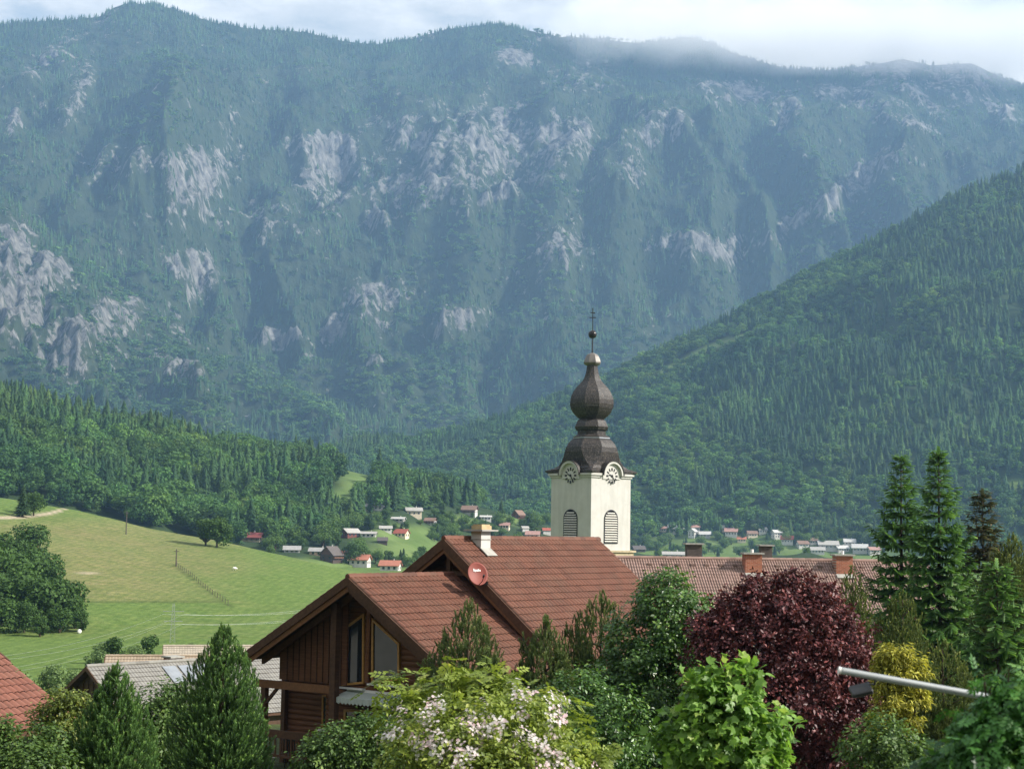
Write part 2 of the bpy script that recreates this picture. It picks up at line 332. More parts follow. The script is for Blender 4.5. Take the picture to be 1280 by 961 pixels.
# ---- materials of the land
def grass_ground():
    m, nt = new_mat('meadow')
    pos = nd(nt, 'ShaderNodeNewGeometry').outputs['Position']
    n1 = noise(nt, .018, 5, .6, vec=pos); n2 = noise(nt, .25, 6, .65, vec=pos); n3 = noise(nt, 2.2, 3, .6, vec=pos)
    dry = attr(nt, 'dry')
    g = ramp(nt, n2, [(.3, (.080, .130, .030)), (.7, (.120, .178, .045))]).outputs[0]
    d = ramp(nt, n2, [(.25, (.125, .135, .045)), (.55, (.185, .165, .075)), (.75, (.24, .19, .105))]).outputs[0]
    f = math_(nt, 'ADD', math_(nt, 'MULTIPLY', n1, .9), -.45); f = math_(nt, 'ADD', f, math_(nt, 'MULTIPLY', math_(nt, 'ADD', n2, -.5), .7))
    f = math_(nt, 'MULTIPLY', math_(nt, 'ADD', f, dry), math_(nt, 'GREATER_THAN', dry, .02))
    cl = nd(nt, 'ShaderNodeClamp'); lk(nt, f, cl.inputs[0])
    c = mixc(nt, cl.outputs[0], g, d)
    c = mixc(nt, attr(nt, 'bare'), c, (.36, .30, .22))
    c = mixc(nt, attr(nt, 'soil'), c, mixc(nt, n3, (.025, .035, .012), (.05, .06, .02)))
    n5 = noise(nt, .55, 6, .7, vec=pos); mow = nd(nt, 'ShaderNodeTexWave'); mow.inputs['Scale'].default_value = .16; mow.inputs['Distortion'].default_value = 5; mow.inputs['Detail'].default_value = 3; mow.inputs['Detail Scale'].default_value = .6; lk(nt, pos, mow.inputs[0])
    c = mixc(nt, .7, c, ramp(nt, n5, [(.32, (.55, .62, .5)), (.5, (1, 1, 1)), (.68, (1.4, 1.3, 1.25))]).outputs[0], 'MULTIPLY')
    c = mixc(nt, .20, c, ramp(nt, mow.outputs[1], [(.2, (.6, .7, .6)), (.8, (1.35, 1.25, 1.2))]).outputs[0], 'MULTIPLY')
    c = mixc(nt, .5, c, ramp(nt, n3, [(.3, (.6, .6, .6)), (.7, (1.35, 1.35, 1.3))]).outputs[0], 'MULTIPLY')
    out(nt, principled(nt, c, .95, .1, 0, n3, .5, .3)); return m
M_MEADOW = grass_ground()
def slope_mat(name, floor_a, floor_b, rock=True):
    m, nt = new_mat(name); pos = nd(nt, 'ShaderNodeNewGeometry').outputs['Position']
    n1 = noise(nt, .03, 6, .65, vec=pos); n2 = noise(nt, .011, 9, .72, vec=pos, stretch=(1, 1, .45))
    n3 = noise(nt, .06, 7, .7, vec=pos, stretch=(1, 1, .3))
    c = ramp(nt, n1, [(.3, floor_a), (.7, floor_b)]).outputs[0]
    if rock:
        rc = ramp(nt, n3, [(.3, (.035, .037, .035)), (.44, (.09, .09, .086)), (.56, (.165, .162, .15)), (.72, (.29, .28, .255))]).outputs[0]
        n4 = noise(nt, .035, 6, .7, vec=pos, stretch=(1, 1, .22))
        f = math_(nt, 'ADD', math_(nt, 'MULTIPLY', math_(nt, 'ADD', n4, -.5), 1.6), math_(nt, 'ADD', math_(nt, 'MULTIPLY', attr(nt, 'rock'), .60), .10))
        f = math_(nt, 'ADD', f, math_(nt, 'MULTIPLY', math_(nt, 'ADD', n2, -.5), 2.0))
        f = math_(nt, 'ADD', f, math_(nt, 'MULTIPLY', math_(nt, 'ADD', n3, -.5), 1.3))
        fr = ramp(nt, f, [(.46, (0, 0, 0)), (.60, (1, 1, 1))]).outputs[0]
        c = mixc(nt, fr, c, rc)
    else:
        c = mixc(nt, attr(nt, 'clear'), c, ramp(nt, n1, [(.3, (.085, .14, .035)), (.7, (.14, .19, .06))]).outputs[0])
    out(nt, principled(nt, c, .95, .1, 0, n3, .9 if rock else .4, 14 if rock else 2)); return m
M_MOUNT = slope_mat('mountain_slope', (.020, .034, .016), (.042, .06, .026))
M_HILL = slope_mat('hill_slope', (.018, .034, .014), (.038, .062, .022), False)
# ---- ground (near garden, valley floor, rising meadow) as one sheet to the foot of the mountains
rs = np.concatenate([np.linspace(.5, 60, 40), np.linspace(63, 270, 60), np.linspace(273, 720, 240), np.linspace(725, 1700, 110), np.linspace(1720, 8200, 60)])
x, y, fc = polar(-.60, .60, 420, rs); x = x.ravel(); y = y.ravel()
z = np.maximum(near_ground(x, y), field_z(x, y))
px, py = project(np.stack([x, y, z], -1)); az, r = _az(x, y)
infield = sstep(275, 300, r) * sstep(720, 640, r)
# the mown lower strip is green, the grazed upper slope is drying; the right flank is greener
line = np.interp(px, [0, 105, 270, 420, 600], [752, 752, 752, 775, 790])
dry = infield * sstep(line + 3, line - 3, py) * np.interp(px, [-200, 20, 100, 190, 260, 330, 420], [.3, .58, .66, .62, .40, .10, .02]) * sstep(632, 665, py + 0 * px)
dry = np.where(infield > .5, np.maximum(dry, .03 * infield), 0)
bare = np.zeros_like(dry)
tr = np.interp(px, [-100, 0, 30, 60, 75, 85, 92], [646, 647, 646, 642, 638, 633, 630])
bare = infield * np.exp(-((py - tr) / 2.0) ** 4) * sstep(95, 90, px)
bare = np.maximum(bare, .7 * infield * np.exp(-(((px - 110) / 16) ** 2 + ((py - 716) / 1.6) ** 2) ** 2))
bare = np.maximum(bare, .8 * np.exp(-(((px - 393) / 22) ** 2 + ((py - 699 - (px - 393) * .12) / 3) ** 2) ** 2))
fence_dip = infield * np.exp(-((py - np.interp(px, [218, 285], [706, 757])) / 1.6) ** 2) * (px > 216) * (px < 290)
soil = np.maximum(sstep(272, 258, r) * .0 + sstep(90, 70, r), .55 * fence_dip)
soil = np.maximum(soil, .5 * infield * np.exp(-((py - line) / 1.2) ** 2) * (px > 95) * (px < 275))
ground = np_obj('ground', np.stack([x, y, z], -1), fc, M_MEADOW, smooth=True, attrs={'dry': ('FLOAT', dry), 'bare': ('FLOAT', bare), 'soil': ('FLOAT', soil)})
tag(ground, 'green meadow rising on the left, mown below and drying above, with a pale track', 'meadow', kind='structure')
# ---- hills and mountain
x, y, fc = polar(-.56, .30, 460, np.linspace(640, 1650, 220)); x = x.ravel(); y = y.ravel(); z = lh_z(x, y)
z = np.where(z < VAL + .5, VAL - 4, z)
clear = pblob(x, y, z, CLEAR_L)
h1 = np_obj('hill', np.stack([x, y, z], -1), fc, M_HILL, smooth=True, attrs={'clear': ('FLOAT', clear)}); tag(h1, 'low wooded hill behind the meadow', 'hill', kind='structure')
x, y, fc = polar(-.40, .56, 460, np.linspace(1560, 3300, 240)); x = x.ravel(); y = y.ravel(); z = rh_z(x, y)
z = np.where(z < VAL + 1, VAL - 4, z)
clear = pblob(x, y, z, CLEAR_R)
h2 = np_obj('hill', np.stack([x, y, z], -1), fc, M_HILL, smooth=True, attrs={'clear': ('FLOAT', clear)}); tag(h2, 'steep dark wooded hillside falling from the right behind the church', 'hill', kind='structure')
x, y, fc = polar(-.56, .56, 900, np.linspace(2200, 6700, 560)); x = x.ravel(); y = y.ravel(); z = mt_z(x, y)
rk = rockmask(x, y, z)
cl = np.clip(rk, 0, 1) ** 1.5
az, r = _az(x, y)
cl = cl * sstep(20, 420, np.interp(az, AZ, MT[0]) - r)
z = z + cl * (46 * ridged(az * 4600 / 80, r / 300, 3, 51) + 18 * fbm(az * 4600 / 26, r / 60, 3, 52))
MTGRID = None
mt = np_obj('mountain', np.stack([x, y, z], -1), fc, M_MOUNT, smooth=True, attrs={'rock': ('FLOAT', rk)}); tag(mt, 'high forested mountain wall with pale rock faces', 'mountain', kind='structure')
# the slope at the photographer's back, seen only mirrored in the windows
x, y, fc = polar(math.pi * .62, math.pi * 1.815, 90, np.linspace(45, 470, 50)); x = x.ravel(); y = y.ravel(); r = np.hypot(x, y)
hb_ = np_obj('hill', np.stack([x, y, -8.8 + ((r - 45) * .42 + 9 * np.clip(fbm(x / 30, y / 30, 4, 95), -.2, 1)) * sstep(math.pi * 1.80, math.pi * 1.62, np.arctan2(x, y) % (2 * math.pi)) * sstep(45, 60, r)], -1), fc, M_HILL, smooth=True, attrs={'clear': ('FLOAT', np.clip(fbm(x / 60, y / 60, 3, 96), 0, 1))}); tag(hb_, 'green slope behind the viewpoint', 'hill', kind='structure')
# ------------------------------------------------------------------ haze
lo, hi = Vector((-4600, -520, VAL - 7.0)), Vector((4600, 7000, 1960))
hz = MB().box((lo + hi) / 2, hi - lo).build('haze', None)
m = bpy.data.materials.new('haze_air'); m.use_nodes = True; nt = m.node_tree; nt.nodes.clear()
pv = nd(nt, 'ShaderNodeVolumePrincipled'); pv.inputs['Color'].default_value = (.36, .61, .98, 1); pv.inputs['Density'].default_value = 0.78e-4; pv.inputs['Anisotropy'].default_value = .1
o = nd(nt, 'ShaderNodeOutputMaterial'); lk(nt, pv.outputs[0], o.inputs['Volume']); hz.data.materials.append(m)
tag(hz, 'thin blue summer haze filling the valley', 'haze', kind='stuff')
# ------------------------------------------------------------------ tree shapes for the woods (unit height)
def conifer_shape(seed, layers, seg, wid, jag):
    g = np.random.default_rng(seed); V = []; Fs = []; T = []
    for i in range(layers):
        t = i / layers; zt = 1.0 - t * .9; zb = zt - (.9 / layers) * 1.9; r = wid * (t + .10) ** .85
        o = len(V); V.append((g.normal(0, .006), g.normal(0, .006), min(1, zt + .03))); T.append(.7)
        a0 = g.uniform(0, 7)
        for k in range(seg * 2):
            q = r * (1 if k % 2 == 0 else .55) * g.uniform(1 - jag, 1 + jag); a = a0 + math.pi * k / seg
            V.append((q * math.cos(a), q * math.sin(a), zb + (0 if k % 2 == 0 else .02) + g.normal(0, .01))); T.append(g.uniform(.2, .9) if k % 2 == 0 else .1)
        for k in range(seg * 2): Fs.append((o, o + 1 + k, o + 1 + (k + 1) % (seg * 2)))
    return np.array(V), np.array(Fs), np.array(T)
def broadleaf_shape(seed, n, lumps, wid, size, trunk=True):
    g = np.random.default_rng(seed); V = []; Fs = []; T = []
    L = []
    for i in range(lumps):
        a = g.uniform(0, 6.3); h = g.uniform(.34, .8); q = wid * .55 * math.sqrt(g.uniform(.05, 1)) * (1.15 - abs(h - .5))
        L.append((np.array([q * math.cos(a), q * math.sin(a), h]), wid * g.uniform(.42, .66)))
    for i in range(n):
        c, rr = L[g.integers(lumps)]; d = g.normal(size=3); d /= np.linalg.norm(d); d[2] = d[2] * .9 + .12
        p = c + d * rr * g.uniform(.72, 1.03); p[2] = min(max(p[2], .1), 1)
        nr = d + g.normal(0, .45, 3); nr /= np.linalg.norm(nr); u = np.cross(nr, g.normal(size=3)); u /= np.linalg.norm(u); v = np.cross(nr, u); s = size * g.uniform(.6, 1.3)
        o = len(V); V += [p + u * s, p + v * s * .7, p - u * s, p - v * s * .7]; t = g.uniform(.15, .9); T += [t] * 4
        Fs += [(o, o + 1, o + 2), (o, o + 2, o + 3)]
    return np.array(V), np.array(Fs), np.array(T)
def gn_forest(name, shapes, pts, tid, scl, rot, tint, hue, mats, label):
    """one mesh: tree shapes plus bare points; its nodes set a shape on every point"""
    V = []; Fs = []; tm = []; T = []; mi = []; o = 0
    for k, (v, f, t) in enumerate(shapes):
        V.append(v); Fs.append(f + o); tm.append(np.full(len(v), k)); T.append(t); mi.append(np.full(len(f), mats[k][1])); o += len(v)
    n = len(pts); V.append(pts); tm.append(np.full(n, -1))
    z3 = np.zeros(o)
    at = {'tmpl': ('INT', np.concatenate(tm)), 'tid': ('INT', np.concatenate([z3, tid])), 'tint': ('FLOAT', np.concatenate(T + [np.zeros(n)])),
          'itint': ('FLOAT', np.concatenate([z3, tint])), 'ihue': ('FLOAT', np.concatenate([z3, hue])),
          'scl': ('FLOAT_VECTOR', np.concatenate([np.ones((o, 3)), scl])), 'rot': ('FLOAT_VECTOR', np.concatenate([np.zeros((o, 3)), rot]))}
    ob = np_obj(name, np.concatenate(V), np.concatenate(Fs), None, attrs=at)
    for mt_ in dict.fromkeys(a for a, b in mats): ob.data.materials.append(mt_)
    ob.data.polygons.foreach_set('material_index', np.concatenate(mi).astype(np.int32))
    ng = bpy.data.node_groups.new(name + '_nodes', 'GeometryNodeTree')
    ng.interface.new_socket('Geometry', in_out='INPUT', socket_type='NodeSocketGeometry'); ng.interface.new_socket('Geometry', in_out='OUTPUT', socket_type='NodeSocketGeometry')
    gi = ng.nodes.new('NodeGroupInput'); go = ng.nodes.new('NodeGroupOutput'); jn = ng.nodes.new('GeometryNodeJoinGeometry')
    def na(nm, dt):
        q = ng.nodes.new('GeometryNodeInputNamedAttribute'); q.data_type = dt; q.inputs[0].default_value = nm; return q.outputs[0]
    def eq(a, v):
        c = ng.nodes.new('FunctionNodeCompare'); c.data_type = 'INT'; c.operation = 'EQUAL'; ng.links.new(a, c.inputs[2]); c.inputs[3].default_value = v; return c.outputs[0]
    def sep(geo, sel):
        q = ng.nodes.new('GeometryNodeSeparateGeometry'); q.domain = 'POINT'; ng.links.new(geo, q.inputs[0]); ng.links.new(sel, q.inputs[1]); return q.outputs[0]
    base = sep(gi.outputs[0], eq(na('tmpl', 'INT'), -1))
    for k in range(len(shapes)):
        t = sep(gi.outputs[0], eq(na('tmpl', 'INT'), k)); p = sep(base, eq(na('tid', 'INT'), k))
        io = ng.nodes.new('GeometryNodeInstanceOnPoints'); ng.links.new(p, io.inputs['Points']); ng.links.new(t, io.inputs['Instance'])
        ng.links.new(na('scl', 'FLOAT_VECTOR'), io.inputs['Scale'])
        e = ng.nodes.new('FunctionNodeEulerToRotation'); ng.links.new(na('rot', 'FLOAT_VECTOR'), e.inputs[0]); ng.links.new(e.outputs[0], io.inputs['Rotation'])
        ng.links.new(io.outputs[0], jn.inputs[0])
    ng.links.new(jn.outputs[0], go.inputs[0])
    md = ob.modifiers.new('trees', 'NODES'); md.node_group = ng
    return tag(ob, label, 'forest', kind='stuff')
M_CONF = leaf_mat('conifer_wood', (.012, .032, .013), (.060, .118, .040), .15, .75, .1, inst=True)
M_DECI = leaf_mat('broadleaf_wood', (.036, .082, .024), (.092, .175, .050), .3, .7, .1, inst=True)
def scatter_polar(a0, a1, r0, r1, spacing, seed):
    g = np.random.default_rng(seed); A = (a1 - a0) * .5 * (r1 ** 2 - r0 ** 2); n = int(A / spacing ** 2)
    a = g.uniform(a0, a1, n); r = np.sqrt(g.uniform(r0 * r0, r1 * r1, n)); return r * np.sin(a), r * np.cos(a), g
def inview(x, y, z, m=240):
    px, py = project(np.stack([x, y, z], -1)); return (px > -m) & (px < 1280 + m) & (py > -60), px, py
# ------------------------------------------------------------------ low cloud bank hanging on the crest at the upper right
def cloud_bank():
    lo, hi = P(560, 120, 5150), P(1420, -30, 5150); lo = Vector((lo[0], 4900, lo[2])); hi = Vector((hi[0], 6100, 1940))
    o = MB().box((0, 0, 0), hi - lo).build('cloud', None); o.location = (lo + hi) / 2
    m = bpy.data.materials.new('cloud_air'); m.use_nodes = True; nt = m.node_tree; nt.nodes.clear()
    tc = nd(nt, 'ShaderNodeTexCoord'); sp = nd(nt, 'ShaderNodeSeparateXYZ'); lk(nt, tc.outputs['Object'], sp.inputs[0]); hx, hy, hz_ = (hi - lo) / 2
    n = noise(nt, .0032, 6, .6, vec=tc.outputs['Object'], stretch=(1, 1, 1.5))
    def mr(v, a, b):
        q = nd(nt, 'ShaderNodeMapRange'); q.interpolation_type = 'SMOOTHSTEP'; q.inputs[1].default_value = a; q.inputs[2].default_value = b; lk(nt, v, q.inputs[0]); return q.outputs[0]
    fz = math_(nt, 'MULTIPLY', mr(sp.outputs[2], -hz_ * .95, -hz_ * .1), mr(sp.outputs[2], hz_ * .75, hz_ * .05)); fx = math_(nt, 'MULTIPLY', mr(sp.outputs[0], -hx, -hx * .35), mr(sp.outputs[0], hx, hx * .8)); fy = math_(nt, 'MULTIPLY', mr(sp.outputs[1], -hy, -hy * .4), mr(sp.outputs[1], hy, hy * .6))
    d = math_(nt, 'ADD', math_(nt, 'ADD', n, -.72), math_(nt, 'MULTIPLY', math_(nt, 'MULTIPLY', fz, fx), .62))
    d = math_(nt, 'MULTIPLY', math_(nt, 'MAXIMUM', d, 0.0), fy)
    pv = nd(nt, 'ShaderNodeVolumePrincipled'); pv.inputs['Color'].default_value = (.98, .98, .98, 1); lk(nt, math_(nt, 'MULTIPLY', d, .012), pv.inputs['Density']); pv.inputs['Anisotropy'].default_value = 0.0
    o2 = nd(nt, 'ShaderNodeOutputMaterial'); lk(nt, pv.outputs[0], o2.inputs['Volume']); o.data.materials.append(m)
    tag(o, 'low white cloud clinging to the mountain crest at the upper right', 'cloud', kind='stuff')
cloud_bank()
# far mountain
x, y, g = scatter_polar(-.41, .41, 2260, 5720, 13.6, 101); 
a_ = g.uniform(-.37, .37, 5200); D_ = np.interp(a_, AZ, MT[0]); r_c = D_ + g.uniform(-190, 30, 5200); x = np.concatenate([x, r_c * np.sin(a_)]); y = np.concatenate([y, r_c * np.cos(a_)]); z = mt_z(x, y)   # the crest itself is thickly wooded
ok, px, py = inview(x, y, z); rk = rockmask(x, y, z)
az, r = _az(x, y); D = np.interp(az, AZ, MT[0])
nz = fbm(x / 60, y / 60, 3, 61)
keep = ok & (rk * .75 + .7 * nz < .50) & (py < 600) & (r < D + 40) & (g.uniform(size=len(x)) < .97) & (nz + .5 * pn(x / 220, y / 220, 64) > -.75)
x, y, z, r, az, py, D = x[keep], y[keep], z[keep], r[keep], az[keep], py[keep], D[keep]; n = len(x)
hf = np.clip((r - 3000) / (D - 3000), 0, 1)
hgt = g.uniform(15, 29, n) * (1 - .25 * hf); wd = hgt * g.uniform(.9, 1.35, n)
dec = (pn(x / 260, y / 260, 62) + .5 * pn(x / 70, y / 70, 63) + g.normal(0, .25, n) - .9 * hf > -.05)
hgt = np.where(dec, hgt * .72, hgt)
tid = np.where(dec, 3 + g.integers(0, 2, n), g.integers(0, 3, n))
SH = [conifer_shape(1, 7, 5, .19, .35), conifer_shape(2, 8, 5, .155, .4), conifer_shape(3, 7, 5, .22, .35), broadleaf_shape(4, 70, 5, .36, .10), broadleaf_shape(5, 70, 4, .42, .11)]
tint = np.clip(.48 + .5 * pn(x / 140, y / 140, 65) + g.normal(0, .17, n), 0, 1); hue = np.clip(.45 + .2 * pn(x / 400, y / 400, 66) + g.normal(0, .14, n), 0, 1)
gn_forest('forest', SH, np.stack([x, y, z - .8], -1), tid, np.stack([wd, wd, hgt], -1), np.stack([g.normal(0, .02, n), g.normal(0, .02, n), g.uniform(0, 6.28, n)], -1), tint, hue,
  [(M_CONF, 0)] * 3 + [(M_DECI, 1)] * 2, 'spruce forest covering the far mountain wall between the rock faces')
print('mountain trees', n)
# right hill
x, y, g = scatter_polar(-.20, .42, 1585, 2850, 7.5, 111); z = rh_z(x, y)
ok, px, py = inview(x, y, z); cl = pblob(x, y, z, CLEAR_R); az, r = _az(x, y); D = np.interp(az, AZ, RH[0])
keep = ok & (cl < .4) & (r < D + 60) & (z > VAL + 5) & (fbm(x / 40, y / 40, 2, 71) > -.75)
x, y, z, px, py = x[keep], y[keep], z[keep], px[keep], py[keep]; n = len(x)
dbias = pblob(px * 0 + x, y, z, [(890, 440, 80, 26, -28), (800, 470, 60, 20, -25), (700, 530, 100, 20, -20), (820, 530, 60, 50, 0), (800, 600, 60, 50, 0), (960, 600, 110, 20, 20), (700, 640, 300, 14, 0), (1100, 640, 200, 26, 0), (1220, 590, 60, 30, 0), (620, 600, 120, 20, 10), (1010, 380, 120, 30, -20)])
dec = (pn(x / 150, y / 150, 72) * .8 + .5 * pn(x / 45, y / 45, 73) + g.normal(0, .22, n) + .75 * dbias > .22)
hgt = g.triangular(9, 16, 24, n); hgt = np.where(dec, hgt * .78, hgt); wd = hgt * g.uniform(.9, 1.4, n)
tid = np.where(dec, 3 + g.integers(0, 3, n), g.integers(0, 3, n))
SH2 = [conifer_shape(11, 10, 7, .20, .4), conifer_shape(12, 11, 6, .17, .45), conifer_shape(13, 10, 6, .22, .4), broadleaf_shape(14, 200, 6, .36, .07), broadleaf_shape(15, 200, 5, .42, .075), broadleaf_shape(16, 180, 7, .33, .07)]
tint = np.clip(.48 + .5 * pn(x / 90, y / 90, 75) + g.normal(0, .18, n), 0, 1); hue = np.clip(.42 + .25 * pn(x / 200, y / 200, 76) + g.normal(0, .15, n), 0, 1)
gn_forest('forest', SH2, np.stack([x, y, z - .6], -1), tid, np.stack([wd, wd, hgt], -1), np.stack([g.normal(0, .02, n), g.normal(0, .02, n), g.uniform(0, 6.28, n)], -1), tint, hue,
  [(M_CONF, 0)] * 3 + [(M_DECI, 1)] * 3, 'mixed spruce and broadleaf forest on the hillside right of and behind the church')
print('right hill trees', n)
# left hill
x, y, g = scatter_polar(-.42, .17, 640, 1420, 6.6, 121); z = lh_z(x, y)
ok, px, py = inview(x, y, z); cl = pblob(x, y, z, CLEAR_L); az, r = _az(x, y); D = np.interp(az, AZ, LH[0])
keep = ok & (cl < .4) & (r < D + 60) & (z > VAL - .5) & (fbm(x / 30, y / 30, 2, 81) > -.7) & (py < np.interp(px, [-100, 100, 200, 300, 400, 470, 640, 800], [612, 640, 664, 682, 676, 640, 634, 664]))
x, y, z, px, py = x[keep], y[keep], z[keep], px[keep], py[keep]; n = len(x)
dbias = pblob(x, y, z, [(420, 560, 90, 26, 10), (330, 560, 60, 30, 0), (330, 640, 70, 20, 5), (130, 640, 90, 14, 12), (210, 655, 60, 14, 12), (180, 590, 60, 26, 0), (600, 600, 200, 30, 0), (60, 580, 40, 14, 0)])
dec = (pn(x / 80, y / 80, 82) * .8 + .4 * pn(x / 25, y / 25, 83) + g.normal(0, .2, n) + .8 * dbias > .10)
hgt = g.triangular(9, 17, 27, n); hgt = np.where(dec, hgt * .8, hgt); wd = hgt * g.uniform(.85, 1.35, n)
tid = np.where(dec, 3 + g.integers(0, 3, n), g.integers(0, 3, n))
SH3 = [conifer_shape(21, 15, 8, .20, .4), conifer_shape(22, 16, 7, .17, .45), conifer_shape(23, 13, 8, .22, .4), broadleaf_shape(24, 700, 8, .36, .042), broadleaf_shape(25, 700, 7, .40, .045), broadleaf_shape(26, 600, 9, .32, .042)]
tint = np.clip(.48 + .5 * pn(x / 60, y / 60, 85) + g.normal(0, .17, n), 0, 1); hue = np.clip(.45 + .25 * pn(x / 120, y / 120, 86) + g.normal(0, .15, n), 0, 1)
gn_forest('forest', SH3, np.stack([x, y, z - .5], -1), tid, np.stack([wd, wd, hgt], -1), np.stack([g.normal(0, .025, n), g.normal(0, .025, n), g.uniform(0, 6.28, n)], -1), tint, hue,
  [(M_CONF, 0)] * 3 + [(M_DECI, 1)] * 3, 'mixed forest on the low hill behind the meadow on the left')
print('left hill trees', n)
# ------------------------------------------------------------------ building materials
def tile_mat(name, a, b, c, lichen=.25):
    m, nt = new_mat(name); t = attr(nt, 'tint')
    n = noise(nt, 1.3, 6, .65); n2 = noise(nt, 14, 3, .6)
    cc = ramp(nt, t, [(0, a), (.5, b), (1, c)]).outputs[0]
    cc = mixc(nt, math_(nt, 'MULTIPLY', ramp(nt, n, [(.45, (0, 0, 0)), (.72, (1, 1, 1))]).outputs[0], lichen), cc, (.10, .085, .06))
    cc = mixc(nt, .4, cc, ramp(nt, n2, [(.3, (.7, .7, .7)), (.7, (1.25, 1.25, 1.25))]).outputs[0], 'MULTIPLY')
    out(nt, principled(nt, cc, .72, .3, 0, n2, .3, .01)); return m
def timber_mat(name, a, b, scale=1.0, stretch=(1, 1, 14), rough=.65):
    m, nt = new_mat(name); n = noise(nt, 1.6 * scale, 6, .6, stretch=stretch); n2 = noise(nt, .7, 4, .6)
    c = ramp(nt, n, [(.3, a), (.7, b)]).outputs[0]
    c = mixc(nt, .5, c, ramp(nt, n2, [(.3, (.65, .65, .65)), (.7, (1.3, 1.3, 1.3))]).outputs[0], 'MULTIPLY')
    out(nt, principled(nt, c, rough, .3, 0, n, .35, .01)); return m
M_TILE = tile_mat('red_clay_tile', (.040, .018, .012), (.118, .046, .028), (.152, .060, .036))
M_TILE2 = tile_mat('weathered_pink_tile', (.12, .070, .055), (.29, .185, .152), (.33, .215, .18), .4)
M_TILE3 = tile_mat('orange_clay_tile', (.08, .034, .024), (.195, .076, .052), (.235, .094, .064), .2)
M_TILEG = tile_mat('grey_concrete_tile', (.09, .085, .08), (.22, .21, .19), (.25, .24, .215), .3)
M_LOG = timber_mat('red_brown_logs', (.105, .042, .020), (.20, .086, .038))
M_BEAM = timber_mat('dark_timber', (.055, .027, .015), (.105, .052, .028), 1.0, (6, 1, 6))
M_HONEY = timber_mat('honey_timber', (.13, .058, .025), (.21, .095, .040), 1.0, (6, 1, 6))
M_FRAME = simple_mat('varnished_window_frame', (.42, .22, .065), .4, .4, 0, .2, 8)
def plaster_mat(name, c):
    m, nt = new_mat(name); n = noise(nt, 1.1, 6, .65); st = noise(nt, 1.6, 5, .6, stretch=(1, 1, .10)); n3 = noise(nt, .35, 4, .6)
    cc = ramp(nt, n, [(.3, tuple(x * .92 for x in c)), (.7, tuple(x * 1.06 for x in c))]).outputs[0]
    cc = mixc(nt, math_(nt, 'MULTIPLY', ramp(nt, st, [(.46, (0, 0, 0)), (.72, (1, 1, 1))]).outputs[0], .35), cc, tuple(x * y for x, y in zip(c, (.62, .62, .60))))
    cc = mixc(nt, math_(nt, 'MULTIPLY', ramp(nt, n3, [(.5, (0, 0, 0)), (.62, (1, 1, 1))]).outputs[0], .18), cc, tuple(x * y for x, y in zip(c, (.80, .76, .68))))
    out(nt, principled(nt, cc, .92, .12, 0, n, .2, .02)); return m
M_WHITE = plaster_mat('lime_render', (.50, .485, .455))
M_STUCCO = simple_mat('grey_render', (.50, .48, .43), .9, .15, 0, .12, 2.2, .1)
M_BRICK = None
def brick_mat():
    m, nt = new_mat('red_brick'); b = nd(nt, 'ShaderNodeTexBrick'); b.inputs['Color1'].default_value = (.30, .085, .045, 1); b.inputs['Color2'].default_value = (.40, .13, .07, 1); b.inputs['Mortar'].default_value = (.34, .28, .23, 1)
    b.inputs['Scale'].default_value = 1.0; b.inputs['Brick Width'].default_value = .26; b.inputs['Row Height'].default_value = .085; b.inputs['Mortar Size'].default_value = .008
    t = nd(nt, 'ShaderNodeTexCoord'); mp = nd(nt, 'ShaderNodeMapping'); mp.inputs['Rotation'].default_value = (R(90), 0, 0); lk(nt, t.outputs['Object'], mp.inputs[0]); lk(nt, mp.outputs[0], b.inputs[0])
    out(nt, principled(nt, mixc(nt, .4, b.outputs[0], ramp(nt, noise(nt, 3, 4), [(.3, (.6, .6, .6)), (.7, (1.3, 1.3, 1.3))]).outputs[0], 'MULTIPLY'), .85, .2)); return m
M_BRICK = brick_mat()
M_CONC = simple_mat('concrete', (.33, .32, .29), .9, .2, 0, .2, 4)
M_ZINC = simple_mat('zinc_sheet', (.36, .38, .40), .42, .5, .6, .15, 2, .05)
M_DARKM = simple_mat('dark_metal', (.03, .032, .035), .4, .5, .3, .2, 6, .05)
M_GALV = simple_mat('galvanised_steel', (.36, .38, .38), .5, .5, .45, .10, 5, .04)
def glass_mat(name, c=(.02, .025, .03)):
    m, nt = new_mat(name); n = noise(nt, .7, 2)
    out(nt, principled(nt, c, .04, .9, 0, n, .04, .02)); return m
M_GLASS = glass_mat('window_glass')
M_CURTAIN = simple_mat('pale_curtain', (.55, .52, .44), .9, .1, 0, .25, 5, .3, (9, 9, .5))
M_AWN = simple_mat('grey_green_awning', (.42, .46, .43), .7, .2, 0, .15, 7, .1, (8, 1, 1))
M_DISH = simple_mat('red_dish', (.21, .042, .028), .6, .4, 0, .08, 2, .02)
M_PALE = simple_mat('white_mark', (.75, .73, .70), .6, .3, 0, .05, 6, .02)
M_SHING = None
